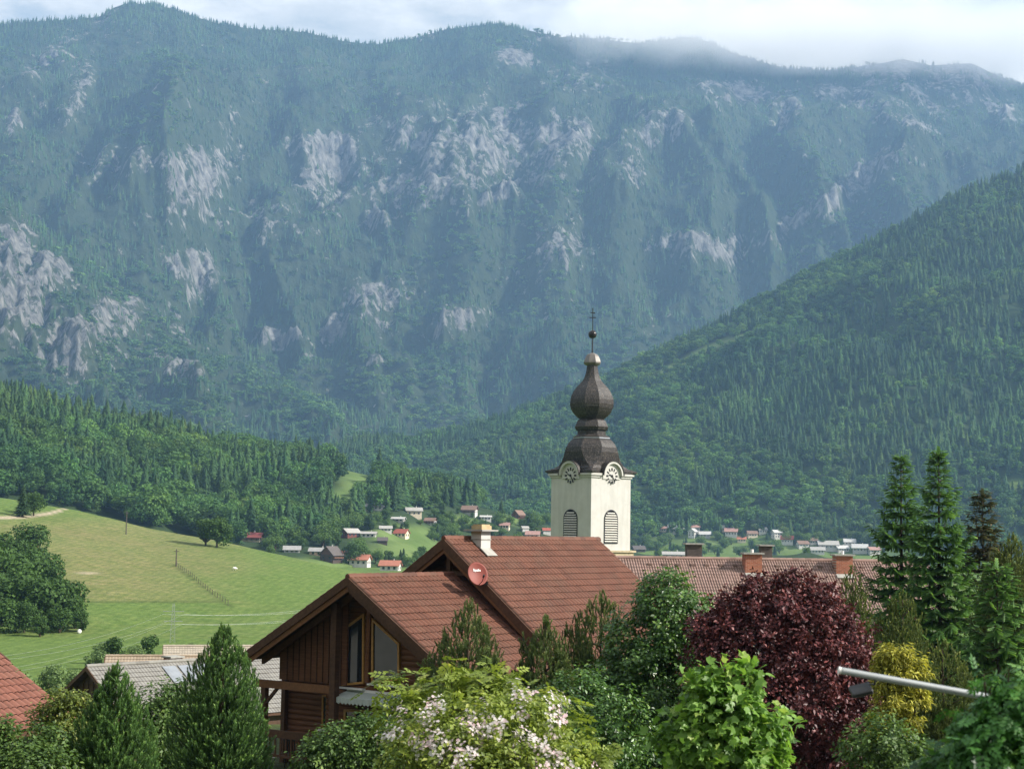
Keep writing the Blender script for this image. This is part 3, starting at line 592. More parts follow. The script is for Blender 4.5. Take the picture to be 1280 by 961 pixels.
def shingle_mat():
    m, nt = new_mat('weathered_wood_shingle'); t = nd(nt, 'ShaderNodeTexCoord')
    n = noise(nt, 3.2, 6, .7, stretch=(1, 1, .45)); n2 = noise(nt, 9, 4, .6, stretch=(1, 1, .5)); n3 = noise(nt, .5, 3)
    w_ = nd(nt, 'ShaderNodeTexWave'); w_.wave_type = 'BANDS'; w_.bands_direction = 'Z'; w_.wave_profile = 'SAW'; w_.inputs['Scale'].default_value = 1.3; w_.inputs['Distortion'].default_value = .6; w_.inputs['Detail'].default_value = 2; lk(nt, t.outputs['Object'], w_.inputs[0])
    c = ramp(nt, n2, [(.3, (.010, .008, .007)), (.52, (.028, .022, .019)), (.74, (.16, .138, .12))]).outputs[0]
    c = mixc(nt, .9, c, ramp(nt, n, [(.38, (.4, .38, .37)), (.66, (1.7, 1.65, 1.6))]).outputs[0], 'MULTIPLY')
    c = mixc(nt, math_(nt, 'MULTIPLY', w_.outputs[1], .35), c, (.02, .017, .014))
    h = math_(nt, 'ADD', n2, math_(nt, 'MULTIPLY', w_.outputs[1], .5))
    out(nt, principled(nt, c, .55, .45, 0, h, .9, .06)); return m
M_SHING = shingle_mat()
def tile_roof(name, org, a, d, L, S, mat, parent, pitch=.235, course=.35, amp=.07, step=.024, keep=None, seed=0):
    """interlocking roll tiles: rolls along the slope, overlapping courses; a = along the ridge, d = down the slope (unit vectors)"""
    a = np.array(a, float); d = np.array(d, float); n = np.cross(a, d); n = n if n[2] > 0 else -n
    nc = max(1, round(L / pitch)); nr = max(1, round(S / course)); g = np.random.default_rng(seed)
    us = np.linspace(0, 1, nc * 4 + 1) * L; ph = (np.arange(nc * 4 + 1) % 4) / 4
    wav = np.array([0, .78, 1, .78])[np.arange(nc * 4 + 1) % 4] * amp
    wav2 = wav + g.normal(0, .0015, len(wav))
    vs = []; hs = []
    for r in range(nr):
        vs += [r * S / nr + (.005 if r else 0), (r + 1) * S / nr]; hs += [0.0, step]
    vs = np.array(vs); hs = np.array(hs)
    U, Vv = np.meshgrid(us, vs, indexing='ij'); H = wav2[:, None] + hs[None, :] + g.normal(0, .0025, (1, len(vs)))
    tl = g.uniform(0, 1, (nc // 2 + 2, nr + 1)); ti = tl[np.minimum((np.arange(len(us)) // 8), nc // 2 + 1)][:, np.arange(len(vs)) // 2]
    jit = (tl[np.minimum((np.arange(len(us)) // 8), nc // 2 + 1)][:, np.arange(len(vs)) // 2] - .5) * .008
    V = np.array(org)[None, None, :] + U[..., None] * a + Vv[..., None] * d + (H + jit)[..., None] * n
    ti = .5 + .5 * ti; ti = ti * np.array([.0, .9, 1, .8])[np.arange(nc * 4 + 1) % 4][:, None]   # shade of the channels between the rolls, put into the tile colour
    m = len(vs); i = np.arange(len(us) - 1)[:, None] * m + np.arange(m - 1)[None, :]
    fc = np.stack([i, i + 1, i + m + 1, i + m], -1).reshape(-1, 4)
    rise = ((np.arange(m - 1) % 2) == 1)[None, :]
    fc = fc[~np.broadcast_to(rise, i.shape).ravel()]
    V = V.reshape(-1, 3)
    if keep is not None:
        fc = fc[keep(U.ravel(), Vv.ravel())[fc].all(1)]
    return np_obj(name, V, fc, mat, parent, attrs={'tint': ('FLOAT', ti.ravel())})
def ridge_caps(name, p0, p1, mat, parent, r=.12, ln=.38):
    p0 = Vector(p0); p1 = Vector(p1); L = (p1 - p0).length; k = max(1, int(L / ln)); d = (p1 - p0) / k; mb = MB()
    for i in range(k): mb.tube([p0 + d * i, p0 + d * (i + 1.08)], [r * .92, r * 1.06], 8)
    o = mb.build(name, mat, parent); at = o.data.attributes.new('tint', 'FLOAT', 'POINT')
    at.data.foreach_set('value', np.repeat(np.random.default_rng(5).uniform(.3, 1, k), 16).astype(np.float32)) if len(o.data.vertices) == k * 16 else None
    return o
# ------------------------------------------------------------------ the timber house
RZ = -R(36); GZ = -8.4
A = P(435, 722, 54.0); ORG = np.array([A[0], A[1], GZ]); G_ = np.array([math.cos(RZ), math.sin(RZ), 0]); R_ = np.array([-math.sin(RZ), math.cos(RZ), 0])
def loc(px, py, v):
    """where a sight line meets the house plane at depth v behind the front barge boards: (u, z) in the house's own frame"""
    d = ray(px, py); t = (ORG @ R_ + v) / (d @ R_); q = d * t - ORG; return float(q @ G_), float(q[2])
house = thing('timber_house', 'red tiled timber chalet with two stepped gables, a glazed loggia and a red satellite dish', 'house', ORG, RZ)
zA = A[2] - GZ
SL, SR = .585, .66                                   # slopes of the low roof
uL, uR = -4.9, 4.75; VB = 6.6
def slope_vec(sgn, s):
    v = np.array([sgn, 0, -s]); return v / np.linalg.norm(v)
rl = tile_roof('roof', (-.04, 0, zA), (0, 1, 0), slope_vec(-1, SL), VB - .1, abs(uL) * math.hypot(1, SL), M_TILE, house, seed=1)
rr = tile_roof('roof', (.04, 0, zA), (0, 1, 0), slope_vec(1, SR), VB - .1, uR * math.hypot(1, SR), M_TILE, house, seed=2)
ridge_caps('ridge_cap', (0, -.03, zA + .03), (0, VB, zA + .03), M_TILE, rr)
def slab(name, u0, z0, u1, z1, v0, v1, th, mat, parent, off=.09):
    mb = MB(); mb.prism([(u0, z0 - off), (u1, z1 - off), (u1, z1 - off - th), (u0, z0 - off - th)], 'y', v0, v1); return mb.build(name, mat, parent)
slab('soffit', 0, zA, uL + .05, zA + SL * (uL + .05), .06, VB, .10, M_BEAM, rl); slab('soffit', 0, zA, uR - .05, zA - SR * (uR - .05), .06, VB, .10, M_BEAM, rr)
def barge(u0, z0, u1, z1, v, h, th, mat, parent, drop=0.0):
    mb = MB(); mb.prism([(u0, z0 - drop), (u1, z1 - drop), (u1, z1 - drop - h), (u0, z0 - drop - h)], 'y', v, v + th); return mb.build('barge_board', mat, parent)
barge(0, zA + .03, uL, zA + SL * uL + .03, -.06, .30, .05, M_BEAM, rl); barge(0, zA + .03, uR, zA - SR * uR + .03, -.06, .30, .05, M_BEAM, rr)
barge(0, zA - .26, uL + .1, zA + SL * (uL + .1) - .26, .0, .20, .05, M_HONEY, rl); barge(0, zA - .26, uR - .1, zA - SR * (uR - .1) - .26, .0, .20, .05, M_BEAM, rr)
for v in (.75, 2.2, 3.6):                           # exposed rafters under the overhang
    MB().prism([(-.05, zA - .24), (uL + .25, zA + SL * (uL + .25) - .24), (uL + .25, zA + SL * (uL + .25) - .46), (-.05, zA - .46)], 'y', v, v + .16).build('rafter', M_HONEY if v < 1 else M_BEAM, rl)
# walls
WV = 1.35
uP = loc(418, 850, .55)[0]                            # front post
uW0 = loc(409, 850, WV)[0]; uW1 = uR - 1.05; zf = 0.0
def roofz(u): return zA - .2 + (SL * u if u < 0 else -SR * u)
def logwall(name, poly, ax, t0, t1, mat, parent): return MB().prism(poly, ax, t0, t1).build(name, mat, parent)
def log_courses(u0, u1, v, z0, ztop, parent, mat, th=.11, h=.19):
    """stacked log facing, each log rounded and cut under the roof"""
    mb = MB(); z = z0
    while z < ztop:
        a, b = u0, u1
        zt = z + h
        lim = lambda u: roofz(u)
        while a < 0 and lim(a) < zt and a < b: a += .05
        while b > 0 and lim(b) < zt and b > a: b -= .05
        if b - a > .15:
            mb.prism([(v, z), (v - th * .35, z + .02), (v - th * .5, z + h * .5), (v - th * .35, z + h - .02), (v, z + h)], 'x', a, b)
        z += h
    return mb.build('log_facing', mat, parent)
wall = logwall('wall', [(uW0, 0), (uW1, 0), (uW1, roofz(uW1)), (0, roofz(0) - .02), (uW0, roofz(uW0))], 'y', WV, WV + .18, M_LOG, house)
log_courses(uW0, uW1, WV, 0, zA, wall, M_LOG)
LV = 2.1; uS = loc(353, 900, LV)[0]
w2 = logwall('wall', [(uS, 0), (uW0 + .1, 0), (uW0 + .1, roofz(uW0)), (uS, roofz(uS))], 'y', LV, LV + .2, M_LOG, house); log_courses(uS, uW0 + .1, LV, 0, zA, w2, M_LOG)
w3 = MB().box((uW0 + .1, (WV + LV) / 2 + .1, 2.6), (.18, LV - WV - .2, 5.2)).build('wall', M_LOG, house)
MB().box((uS + .1, (LV + VB) / 2, 1.9), (.2, VB - LV, 3.8)).build('wall', M_LOG, house)
MB().box((uW1 - .1, (WV + VB) / 2 + .2, 1.6), (.2, VB - WV, 3.2)).build('wall', M_LOG, house)
# timber frame of the loggia
z_b0 = loc(330, 853, .55)[1]
MB().bar((uL + .25, .55, z_b0 - .02), (uP, .55, z_b0 - .02), .18, .26).build('beam', M_HONEY, house)
MB().bar((uP, .55, 0), (uP, .55, roofz(uP) - .08), .24, .24, (0, 1, 0)).build('post', M_BEAM, house)
up2 = loc(330, 900, .55)[0]
MB().bar((up2, .55, 0), (up2, .55, z_b0 - .15), .2, .2, (0, 1, 0)).build('post', M_BEAM, house)
MB().bar((loc(355, 900, 1.9)[0], 1.9, 0), (loc(355, 900, 1.9)[0], 1.9, z_b0 + .2), .18, .18, (0, 1, 0)).build('post', M_BEAM, house)
MB().bar((up2, .55, z_b0 - .75), (up2 + .6, .55, z_b0 - .15), .1, .1).build('brace', M_BEAM, house)
# boarding closing the left gable above the loggia beam
logwall('gable_boarding', [(uL + .75, z_b0 + .1), (uP, z_b0 + .1), (uP, roofz(uP) - .1), (uL + .75, roofz(uL + .75) - .08)], 'y', 1.15, 1.23, M_LOG, house)
for k in range(11):
    uu = uP - .25 - .28 * k
    if uu > uL + .9: MB().bar((uu, 1.13, z_b0 + .12), (uu, 1.13, roofz(uu) - .14), .03, .03, (0, 1, 0)).build('board_joint', M_BEAM, house)
# deck and railing
deck = MB().box(((uS + uR) / 2 - .3, 1.0, -.1), (uR - uS + 1.2, 6.0, .2)).build('terrace', M_CONC, house)
rail = MB(); zr = loc(372, 920, .45)[1]
rail.bar((up2, .5, zr), (uP, .5, zr), .07, .26)
rail.bar((up2, .5, zr - .75), (uP, .5, zr - .75), .06, .10)
for k in range(13): rail.bar((up2 + (uP - up2) * (k + .5) / 13, .5, zr - .72), (up2 + (uP - up2) * (k + .5) / 13, .5, zr - .12), .07, .035, (0, 1, 0))
rail.build('railing', M_BEAM, house)
# glazing: two tall trapezoid windows under the gable, balcony doors below with an awning
def poly_window(corners, v, parent, fw=.075, sill=True, mull=(), inner=None):
    """window with sloping head from corner pixels: frame ring, pane, optional bars"""
    c = [loc(px, py, v) for px, py in corners]; cu = sum(p[0] for p in c) / len(c); cz = sum(p[1] for p in c) / len(c)
    inn = []
    n = len(c)
    for i in range(n):                                # inset polygon
        p0, p1, p2 = np.array(c[i - 1]), np.array(c[i]), np.array(c[(i + 1) % n])
        e1 = (p1 - p0) / np.linalg.norm(p1 - p0); e2 = (p2 - p1) / np.linalg.norm(p2 - p1)
        n1 = np.array([-e1[1], e1[0]]); n2 = np.array([-e2[1], e2[0]])
        if np.dot(n1, np.array([cu, cz]) - p1) < 0: n1, n2 = -n1, -n2
        k = (n1 + n2); k = k / np.dot(k, n1); inn.append(tuple(p1 + k * fw))
    mb = MB(); vs = [(p[0], v - .05, p[1]) for p in c] + [(p[0], v - .05, p[1]) for p in inn] + [(p[0], v + .08, p[1]) for p in c] + [(p[0], v + .08, p[1]) for p in inn]
    fs = []
    for i in range(n):
        j = (i + 1) % n; fs += [(i, j, n + j, n + i), (2 * n + i, 2 * n + j, 3 * n + j, 3 * n + i), (i, j, 2 * n + j, 2 * n + i), (n + i, n + j, 3 * n + j, 3 * n + i)]
    mb.add(vs, fs); f = mb.build('window', M_FRAME, parent)
    MB().prism([(p[0] + (cu - p[0]) * -.01, p[1]) for p in inn], 'y', v + .0, v + .012).build('pane', M_GLASS, f)
    if mull:
        b = MB()
        for (x0, z0, x1, z1) in mull: b.bar((x0, v - .02, z0), (x1, v - .02, z1), .035, .05, (0, 1, 0))
        b.build('glazing_bars', M_FRAME, f)
    if sill:
        lo_ = sorted(c, key=lambda p: p[1])[:2]; a, b_ = sorted(lo_)
        MB().box(((a[0] + b_[0]) / 2, v - .1, a[1] - .04), (abs(b_[0] - a[0]) + .12, .2, .05)).build('sill', M_PALE, f)
    return f
GV = WV - .10
poly_window([(428, 857), (428.5, 786), (456, 766), (455.5, 854)], GV, house)
poly_window([(465, 853), (465.5, 772), (500, 804), (500, 850)], GV, house)
MB().bar((loc(460, 800, GV - .05)[0], GV - .05, loc(460, 852, GV)[1]), (loc(461, 800, GV - .05)[0], GV - .05, loc(461, 762, GV)[1]), .16, .10, (0, 1, 0)).build('mullion_post', M_LOG, house)
for (x0, x1) in ((430.5, 458), (459.5, 488)):
    u0, zt = loc(x0, 886, GV); u1, zb = loc(x1, 940, GV); zb = .05
    um = (u0 + u1) / 2
    d = poly_window([(x0, 961), (x0, 886), (x1, 886.5), (x1, 961)], GV, house, .085, False, [(um, zb, um, zt), (u0, zt - .62, u1, zt - .62), (u0, zt - 1.25, u1, zt - 1.25)])
    d.name = 'balcony_door'
    MB().box((um - .1, GV + .06, zt - .75), ((u1 - u0) * .7, .02, 1.4)).build('curtain', M_CURTAIN, d)
# small loggia window seen past the post
poly_window([(403, 910), (403.5, 868), (412.5, 868.5), (412.5, 910)], LV - .12, house, .06, True)
u0, z0 = loc(422, 872, .75); u1, z1 = loc(496, 880, .75)
aw = MB(); aw.prism([(WV - .1, z0 + .22), (.55, z0 + .06), (.55, z0 + .02), (WV - .1, z0 + .17)], 'x', u0, u1)
awn = aw.build('awning', M_AWN, house)
val = MB(); kk = 16
for i in range(kk):
    a = u0 + (u1 - u0) * i / kk; b = u0 + (u1 - u0) * (i + 1) / kk
    val.prism([(a, z0 + .05), (b, z0 + .05), (b, z0 - .10), ((a + b) / 2, z0 - .16), (a, z0 - .10)], 'y', .53 - .012 * (i % 2), .55 - .012 * (i % 2))
val.build('valance', M_AWN, awn)
MB().box(((u0 + u1) / 2, WV - .06, z0 + .22), (u1 - u0, .16, .14)).build('cassette', M_PALE, awn)
# ---- the high roof
B = P(555, 674, 58.5); qb = B - ORG; uB, vB, zB = float(qb @ G_), float(qb @ R_), float(qb[2])
UR, UL = .79, .67; LB = 10.3; wR, wL = 6.6, 4.6
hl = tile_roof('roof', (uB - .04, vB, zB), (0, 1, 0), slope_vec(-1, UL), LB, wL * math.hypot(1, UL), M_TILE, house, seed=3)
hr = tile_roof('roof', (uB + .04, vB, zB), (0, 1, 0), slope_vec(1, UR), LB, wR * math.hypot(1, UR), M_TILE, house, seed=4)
ridge_caps('ridge_cap', (uB, vB - .03, zB + .03), (uB, vB + LB + .03, zB + .03), M_TILE, hr)
slab('soffit', uB, zB, uB - wL + .05, zB - UL * (wL - .05), vB + .06, vB + LB - .06, .10, M_BEAM, hl); slab('soffit', uB, zB, uB + wR - .05, zB - UR * (wR - .05), vB + .06, vB + LB - .06, .10, M_BEAM, hr)
for v in (vB - .06, vB + LB + .01):
    barge(uB, zB + .03, uB - wL, zB - UL * wL + .03, v, .38, .05, M_BEAM, hl); barge(uB, zB + .03, uB + wR, zB - UR * wR + .03, v, .38, .05, M_BEAM, hr)
barge(uB, zB - .30, uB - wL + .1, zB - UL * (wL - .1) - .30, vB, .20, .05, M_HONEY, hl); barge(uB, zB - .30, uB + wR - .1, zB - UR * (wR - .1) - .30, vB, .20, .05, M_HONEY, hr)
wv = vB + 1.15
uw = logwall('wall', [(uB - wL + .8, 0), (uB + wR - .9, 0), (uB + wR - .9, zB - UR * (wR - .9) - .22), (uB, zB - .22), (uB - wL + .8, zB - UL * (wL - .8) - .22)], 'y', wv, wv + .2, M_LOG, house)
mb = MB(); z = 2.0
while z < zB - .6:
    a = max(uB - wL + .8, uB - (zB - .24 - z - .2) / UL); b = min(uB + wR - .9, uB + (zB - .24 - z - .2) / UR)
    mb.prism([(wv, z), (wv - .05, z + .02), (wv - .07, z + .1), (wv - .05, z + .18), (wv, z + .2)], 'x', a, b); z += .2
mb.build('log_facing', M_LOG, uw)
logwall('wall', [(uB - wL + .8, 0), (uB + wR - .9, 0), (uB + wR - .9, zB - UR * (wR - .9) - .22), (uB, zB - .22), (uB - wL + .8, zB - UL * (wL - .8) - .22)], 'y', vB + LB - 1.2, vB + LB - 1.0, M_LOG, house)
MB().box((uB + wR - 1.0, vB + LB / 2, 1.0), (.2, LB - 2.6, 2.0 + 2 * max(0, zB - UR * (wR - .9) - .3 - 2))).build('wall', M_LOG, house)
MB().box((uB - wL + .9, vB + LB / 2, (zB - UL * (wL - .8) - .3) / 2), (.2, LB - 2.6, zB - UL * (wL - .8) - .3)).build('wall', M_LOG, house)
MB().bar((uB, vB + .35, zB - 1.35), (uB, vB + .35, zB - .25), .16, .16, (0, 1, 0)).build('king_post', M_BEAM, house)
MB().bar((uB - 1.35, vB + .35, zB - 1.22), (uB + 1.15, vB + .35, zB - 1.22), .16, .16).build('collar_beam', M_BEAM, house)
# chimney on the high roof: white shaft, sheet apron and a capped outlet
def house_uvz(px, py, v):
    u, z = loc(px, py, v); return u, v, z
cv = vB + 1.75; cu = uB + .36; cz = zB - UR * .36; zk = loc(591, 663.5, cv)[1]
ch = MB().box((cu, cv, (cz - .8 + zk) / 2), (.46, .58, zk - cz + .8)).build('chimney', M_WHITE, house)
MB().box((cu, cv, zk + .03), (.86, 1.0, .06)).build('cap_slab', M_CONC, ch)
MB().box((cu + .02, cv, zk + .13), (.48, .6, .14)).box((cu + .02, cv, zk + .225), (.40, .5, .05)).build('outlet', simple_mat('sand_clay_outlet', (.45, .33, .19), .8), ch)
sv = slope_vec(1, UR); nv = np.array([UR, 0, 1]) / math.hypot(1, UR)
ap = MB(); c0 = np.array([cu, cv, cz]) + nv * .115
ap.bar(c0 + sv * .05, c0 + sv * .62, .62, .03, tuple(nv)); ap.build('flashing', M_CONC, ch)
MB().box((cu, cv, cz + .30), (.50, .62, .05)).build('band', M_CONC, ch)
# roof hatch breaking the left eave line of the low roof
hu = loc(384, 757, 2.4)[0]; hz_ = zA + SL * hu
hb = MB().prism([(hu + .55, hz_ + .32), (hu - .75, hz_ - .44), (hu - .85, hz_ - .50), (hu + .55, hz_ + .16 + .02)], 'y', 2.0, 3.1).build('roof_hatch', M_TILE, rl)
MB().box((hu + .3, 2.55, hz_ + .36), (.5, 1.2, .05)).build('hatch_cap', M_BEAM, hb)
# ---- satellite dish fixed to the right barge board of the high gable
def dish_at():
    u, z = loc(597, 717, vB - .35); p = ORG + G_ * u + R_ * (vB - .35); p[2] = GZ + z
    root = thing('satellite_dish', 'red oval satellite dish on the barge board of the upper gable', 'satellite dish', p)
    d = Vector((-.10, -1.0, .30)).normalized()             # looks out past the camera
    fwd = Vector((.42, -.84, .34)).normalized(); up_ = Vector((0, 0, 1)); x = up_.cross(fwd).normalized(); up2_ = fwd.cross(x); M = Matrix((x, up2_, fwd)).transposed()
    nr, na_ = 9, 36; vs = []; fs = []
    for side, off in ((0, 0), (1, -.02)):
        for i in range(nr + 1):
            r = i / nr
            for k in range(na_):
                t = 2 * math.pi * k / na_; vs.append(M @ Vector((.385 * r * math.cos(t), .43 * r * math.sin(t), .075 * r * r - .05 + off)))
    nn = (nr + 1) * na_
    for s in (0, 1):
        for i in range(nr):
            for k in range(na_): fs.append((s * nn + i * na_ + k, s * nn + i * na_ + (k + 1) % na_, s * nn + (i + 1) * na_ + (k + 1) % na_, s * nn + (i + 1) * na_ + k))
    for k in range(na_): fs.append((nr * na_ + k, nr * na_ + (k + 1) % na_, nn + nr * na_ + (k + 1) % na_, nn + nr * na_ + k))
    mb = MB(); mb.add(vs, fs); rf = mb.build('reflector', M_DISH, root, True)
    # pale lettering patch: three short strokes as on the photographed dish
    lg = MB()
    for (x0, y0, w_, h_) in ((-.135, .10, .035, .10), (-.10, .135, .05, .03), (-.045, .10, .03, .07), (0.0, .10, .05, .07), (.06, .10, .03, .09), (.105, .10, .04, .06), (-.09, .085, .05, .03)):
        r2 = (x0 ** 2 / .385 ** 2 + (y0 + .05) ** 2 / .43 ** 2); lg.box(M @ Vector((x0 + w_ / 2, y0 + h_ / 2, .075 * r2 - .05 + .012)), (w_, h_, .006), M)
    lg.build('lettering', M_PALE, rf)
    MB().tube([M @ Vector((0, -.40, .01)), M @ Vector((0, -.36, .30)), M @ Vector((0, -.24, .46))], .014, 6).build('feed_arm', M_DARKM, root)
    MB().tube([M @ Vector((0, -.26, .40)), M @ Vector((0, -.20, .50))], .035, 8).build('receiver', M_DARKM, root)
    MB().tube([M @ Vector((0, 0, -.08)), M @ Vector((.02, -.1, -.22)), Vector((.30, .30, -.36))], .03, 8).box((.22, .20, -.33), (.30, .16, .12)).build('bracket', M_DARKM, root)
dish_at()
# ---- terrace furniture, half seen in the dark loggia
def terrace_chair(px, v, label, grp):
    u = loc(px, 930, v)[0]; p = ORG + G_ * u + R_ * v; t = thing('garden_chair', label, 'chair', (p[0], p[1], GZ), RZ + R(200), grp)
    MB().box((0, 0, .44), (.46, .46, .05)).build('seat', M_BEAM, t)
    b = MB()
    for k in range(5): b.bar((-.18 + .09 * k, .22, .50), (-.18 + .09 * k, .30, .98), .05, .02, (0, 1, 0))
    b.bar((-.23, .30, .96), (.23, .30, .96), .03, .06); b.build('backrest', M_DARKM, t)
    for sx in (-.2, .2):
        for sy in (-.2, .2): MB().bar((sx, sy, 0), (sx, sy, .42), .04, .04, (0, 1, 0)).build('leg', M_DARKM, t)
terrace_chair(366, 1.3, 'left slat backed garden chair in the shaded loggia', 'loggia chairs'); terrace_chair(386, 1.35, 'right slat backed garden chair in the shaded loggia', 'loggia chairs')
# ------------------------------------------------------------------ church tower
TD = 184.5; TS = 2000.0 / TD; T0 = P(738, 663.5, TD); TZ0 = T0[2] - 0.0
def ty(y): return T0[2] + (663.5 - y) / TS
tower = thing('church_tower', 'cream church tower with clocks and a dark shingled onion spire', 'church', (T0[0], T0[1], VAL), R(42.7))
tz = lambda y: ty(y) - VAL
def oct_rings(rows, sub=1):
    vs = []
    for y, half, k in rows:
        h = half / TS * math.sqrt(2) / (1 + k); z = tz(y)
        q = [(h, -h * k), (h, h * k), (h * k, h), (-h * k, h), (-h, h * k), (-h, -h * k), (-h * k, -h), (h * k, -h)]
        vs += [(a, b, z) for a, b in q]
    n = len(rows); fs = [(i * 8 + k, i * 8 + (k + 1) % 8, (i + 1) * 8 + (k + 1) % 8, (i + 1) * 8 + k) for i in range(n - 1) for k in range(8)]
    return MB().add(vs, fs + [tuple(range(8))[::-1], tuple((n - 1) * 8 + k for k in range(8))])
HW = 3.22
body = MB(); zt = tz(598)
body.box((0, 0, zt / 2), (2 * HW, 2 * HW, zt)); tw = body.build('wall', M_WHITE, tower)
for z0, z1, o_ in ((tz(598), tz(595.5), .14), (tz(595.4), tz(592.8), .30)):
    for q in range(4):
        Mq = Matrix.Rotation(q * math.pi / 2, 3, 'Z'); e = HW + o_ if q % 2 == 0 else HW
        for sx in (-1, 1): MB().box(Mq @ Vector((sx * (1.55 + e) / 2, -HW - o_ / 2, (z0 + z1) / 2)), (e - 1.55, o_, z1 - z0), Mq).build('cornice', M_WHITE, tower)
led = MB(); zl = tz(688)
led.box((0, 0, zl), (2 * HW + 1.0, 2 * HW + 1.0, .22)).box((0, 0, zl - .32), (2 * HW + .6, 2 * HW + .6, .4)); led.build('ledge', simple_mat('sandstone', (.40, .33, .22), .9, .15, 0, .25, 2), tower)
# bell-shaped roof: square at the eaves, eight-sided above
eave = [(592.6, 55, .97), (590.6, 57.5, .97), (589.4, 57, .97), (586.4, 46, .93), (583, 40.5, .85), (578, 36.8, .7), (572, 34.6, .56), (566, 33.2, .47), (560, 31.2, .42), (555, 28.5, .414), (551.5, 25.5, .414), (548.4, 21.5, .414), (547.4, 19, .414)]
def notched(rows):
    """the same rings with the eaves drawn back where the clock hoods break through"""
    vs = []; n = 16
    for y, half, k in rows:
        h = half / TS * math.sqrt(2) / (1 + k); z = tz(y); xm = min(1.60, h * k * .9); hm = min(h, HW - .06) if y > 584 else h
        for q in range(4):
            Mq = Matrix.Rotation(q * math.pi / 2, 3, 'Z')
            for x_, y_ in ((-h * k, -h), (-xm, -hm), (xm, -hm), (h * k, -h)): v = Mq @ Vector((x_, y_, z)); vs.append(tuple(v))
    m = len(rows); fs = [(i * n + k, i * n + (k + 1) % n, (i + 1) * n + (k + 1) % n, (i + 1) * n + k) for i in range(m - 1) for k in range(n)]
    return MB().add(vs, fs + [tuple(range(n))[::-1], tuple((m - 1) * n + k for k in range(n))])
rf = notched(eave).build('roof', M_SHING, tower)
lan = oct_rings([(548.3, 22.5, .414), (546.6, 22.5, .414), (545.6, 20, .414), (543.8, 17.6, .414), (538.8, 17.2, .414), (537.8, 19.6, .414), (534, 20.8, .414), (533, 20, .414), (529, 18.6, .414), (526, 17, .414), (524.6, 14, .414)]).build('lantern', M_SHING, tower)
oct_rings([(548.9, 23.0, .414), (547.6, 23.0, .414)]).build('lead_band', M_ZINC, lan)
on = oct_rings([(525.4, 14, .5), (523, 16.5, .5), (519.5, 20.6, .5), (515, 24.2, .5), (510.5, 26.4, .5), (505.5, 27.3, .5), (500, 26.9, .5), (495, 25.4, .5), (490, 23, .5), (485, 19.6, .5), (481, 16, .5), (477, 12.4, .5), (473, 10, .5), (468, 8.4, .5), (462, 7.2, .5), (456.6, 6.5, .5)]).build('onion_dome', M_SHING, tower)
cp = oct_rings([(457, 6.5, .414), (455.4, 9.2, .414), (453.6, 10.6, .414), (451.8, 10.4, .414), (448.5, 9.3, .414), (445.5, 8, .414), (443, 6.4, .414), (441.5, 3.5, .414), (440.6, 1.4, .414)]).build('cap', simple_mat('weathered_copper_sheet', (.15, .135, .12), .45, .5, .3, .3, 1.5, .1), tower)
fin = MB(); zb_ = tz(417.3)
fin.tube([(0, 0, tz(441.5)), (0, 0, zb_ - .4)], [.11, .06], 8); fin.build('finial_rod', M_DARKM, tower)
MB().lathe([(.49 * math.sin(math.pi * i / 12) + .001, -.49 * math.cos(math.pi * i / 12)) for i in range(13)], 20, (0, 0, zb_)).build('finial_ball', simple_mat('dark_copper', (.03, .026, .024), .25, .5, .5, .3, 2, .05), tower, True)
cr = MB(); cr.tube([(0, 0, zb_ + .4), (0, 0, tz(384))], .055, 6)
Rz = Matrix.Rotation(-R(42.7), 3, 'Z')
for y, hw in ((390, .27), (396, .38)): cr.box((0, 0, tz(y)), (2 * hw, .06, .10), Rz)
cr.build('cross', M_DARKM, tower)
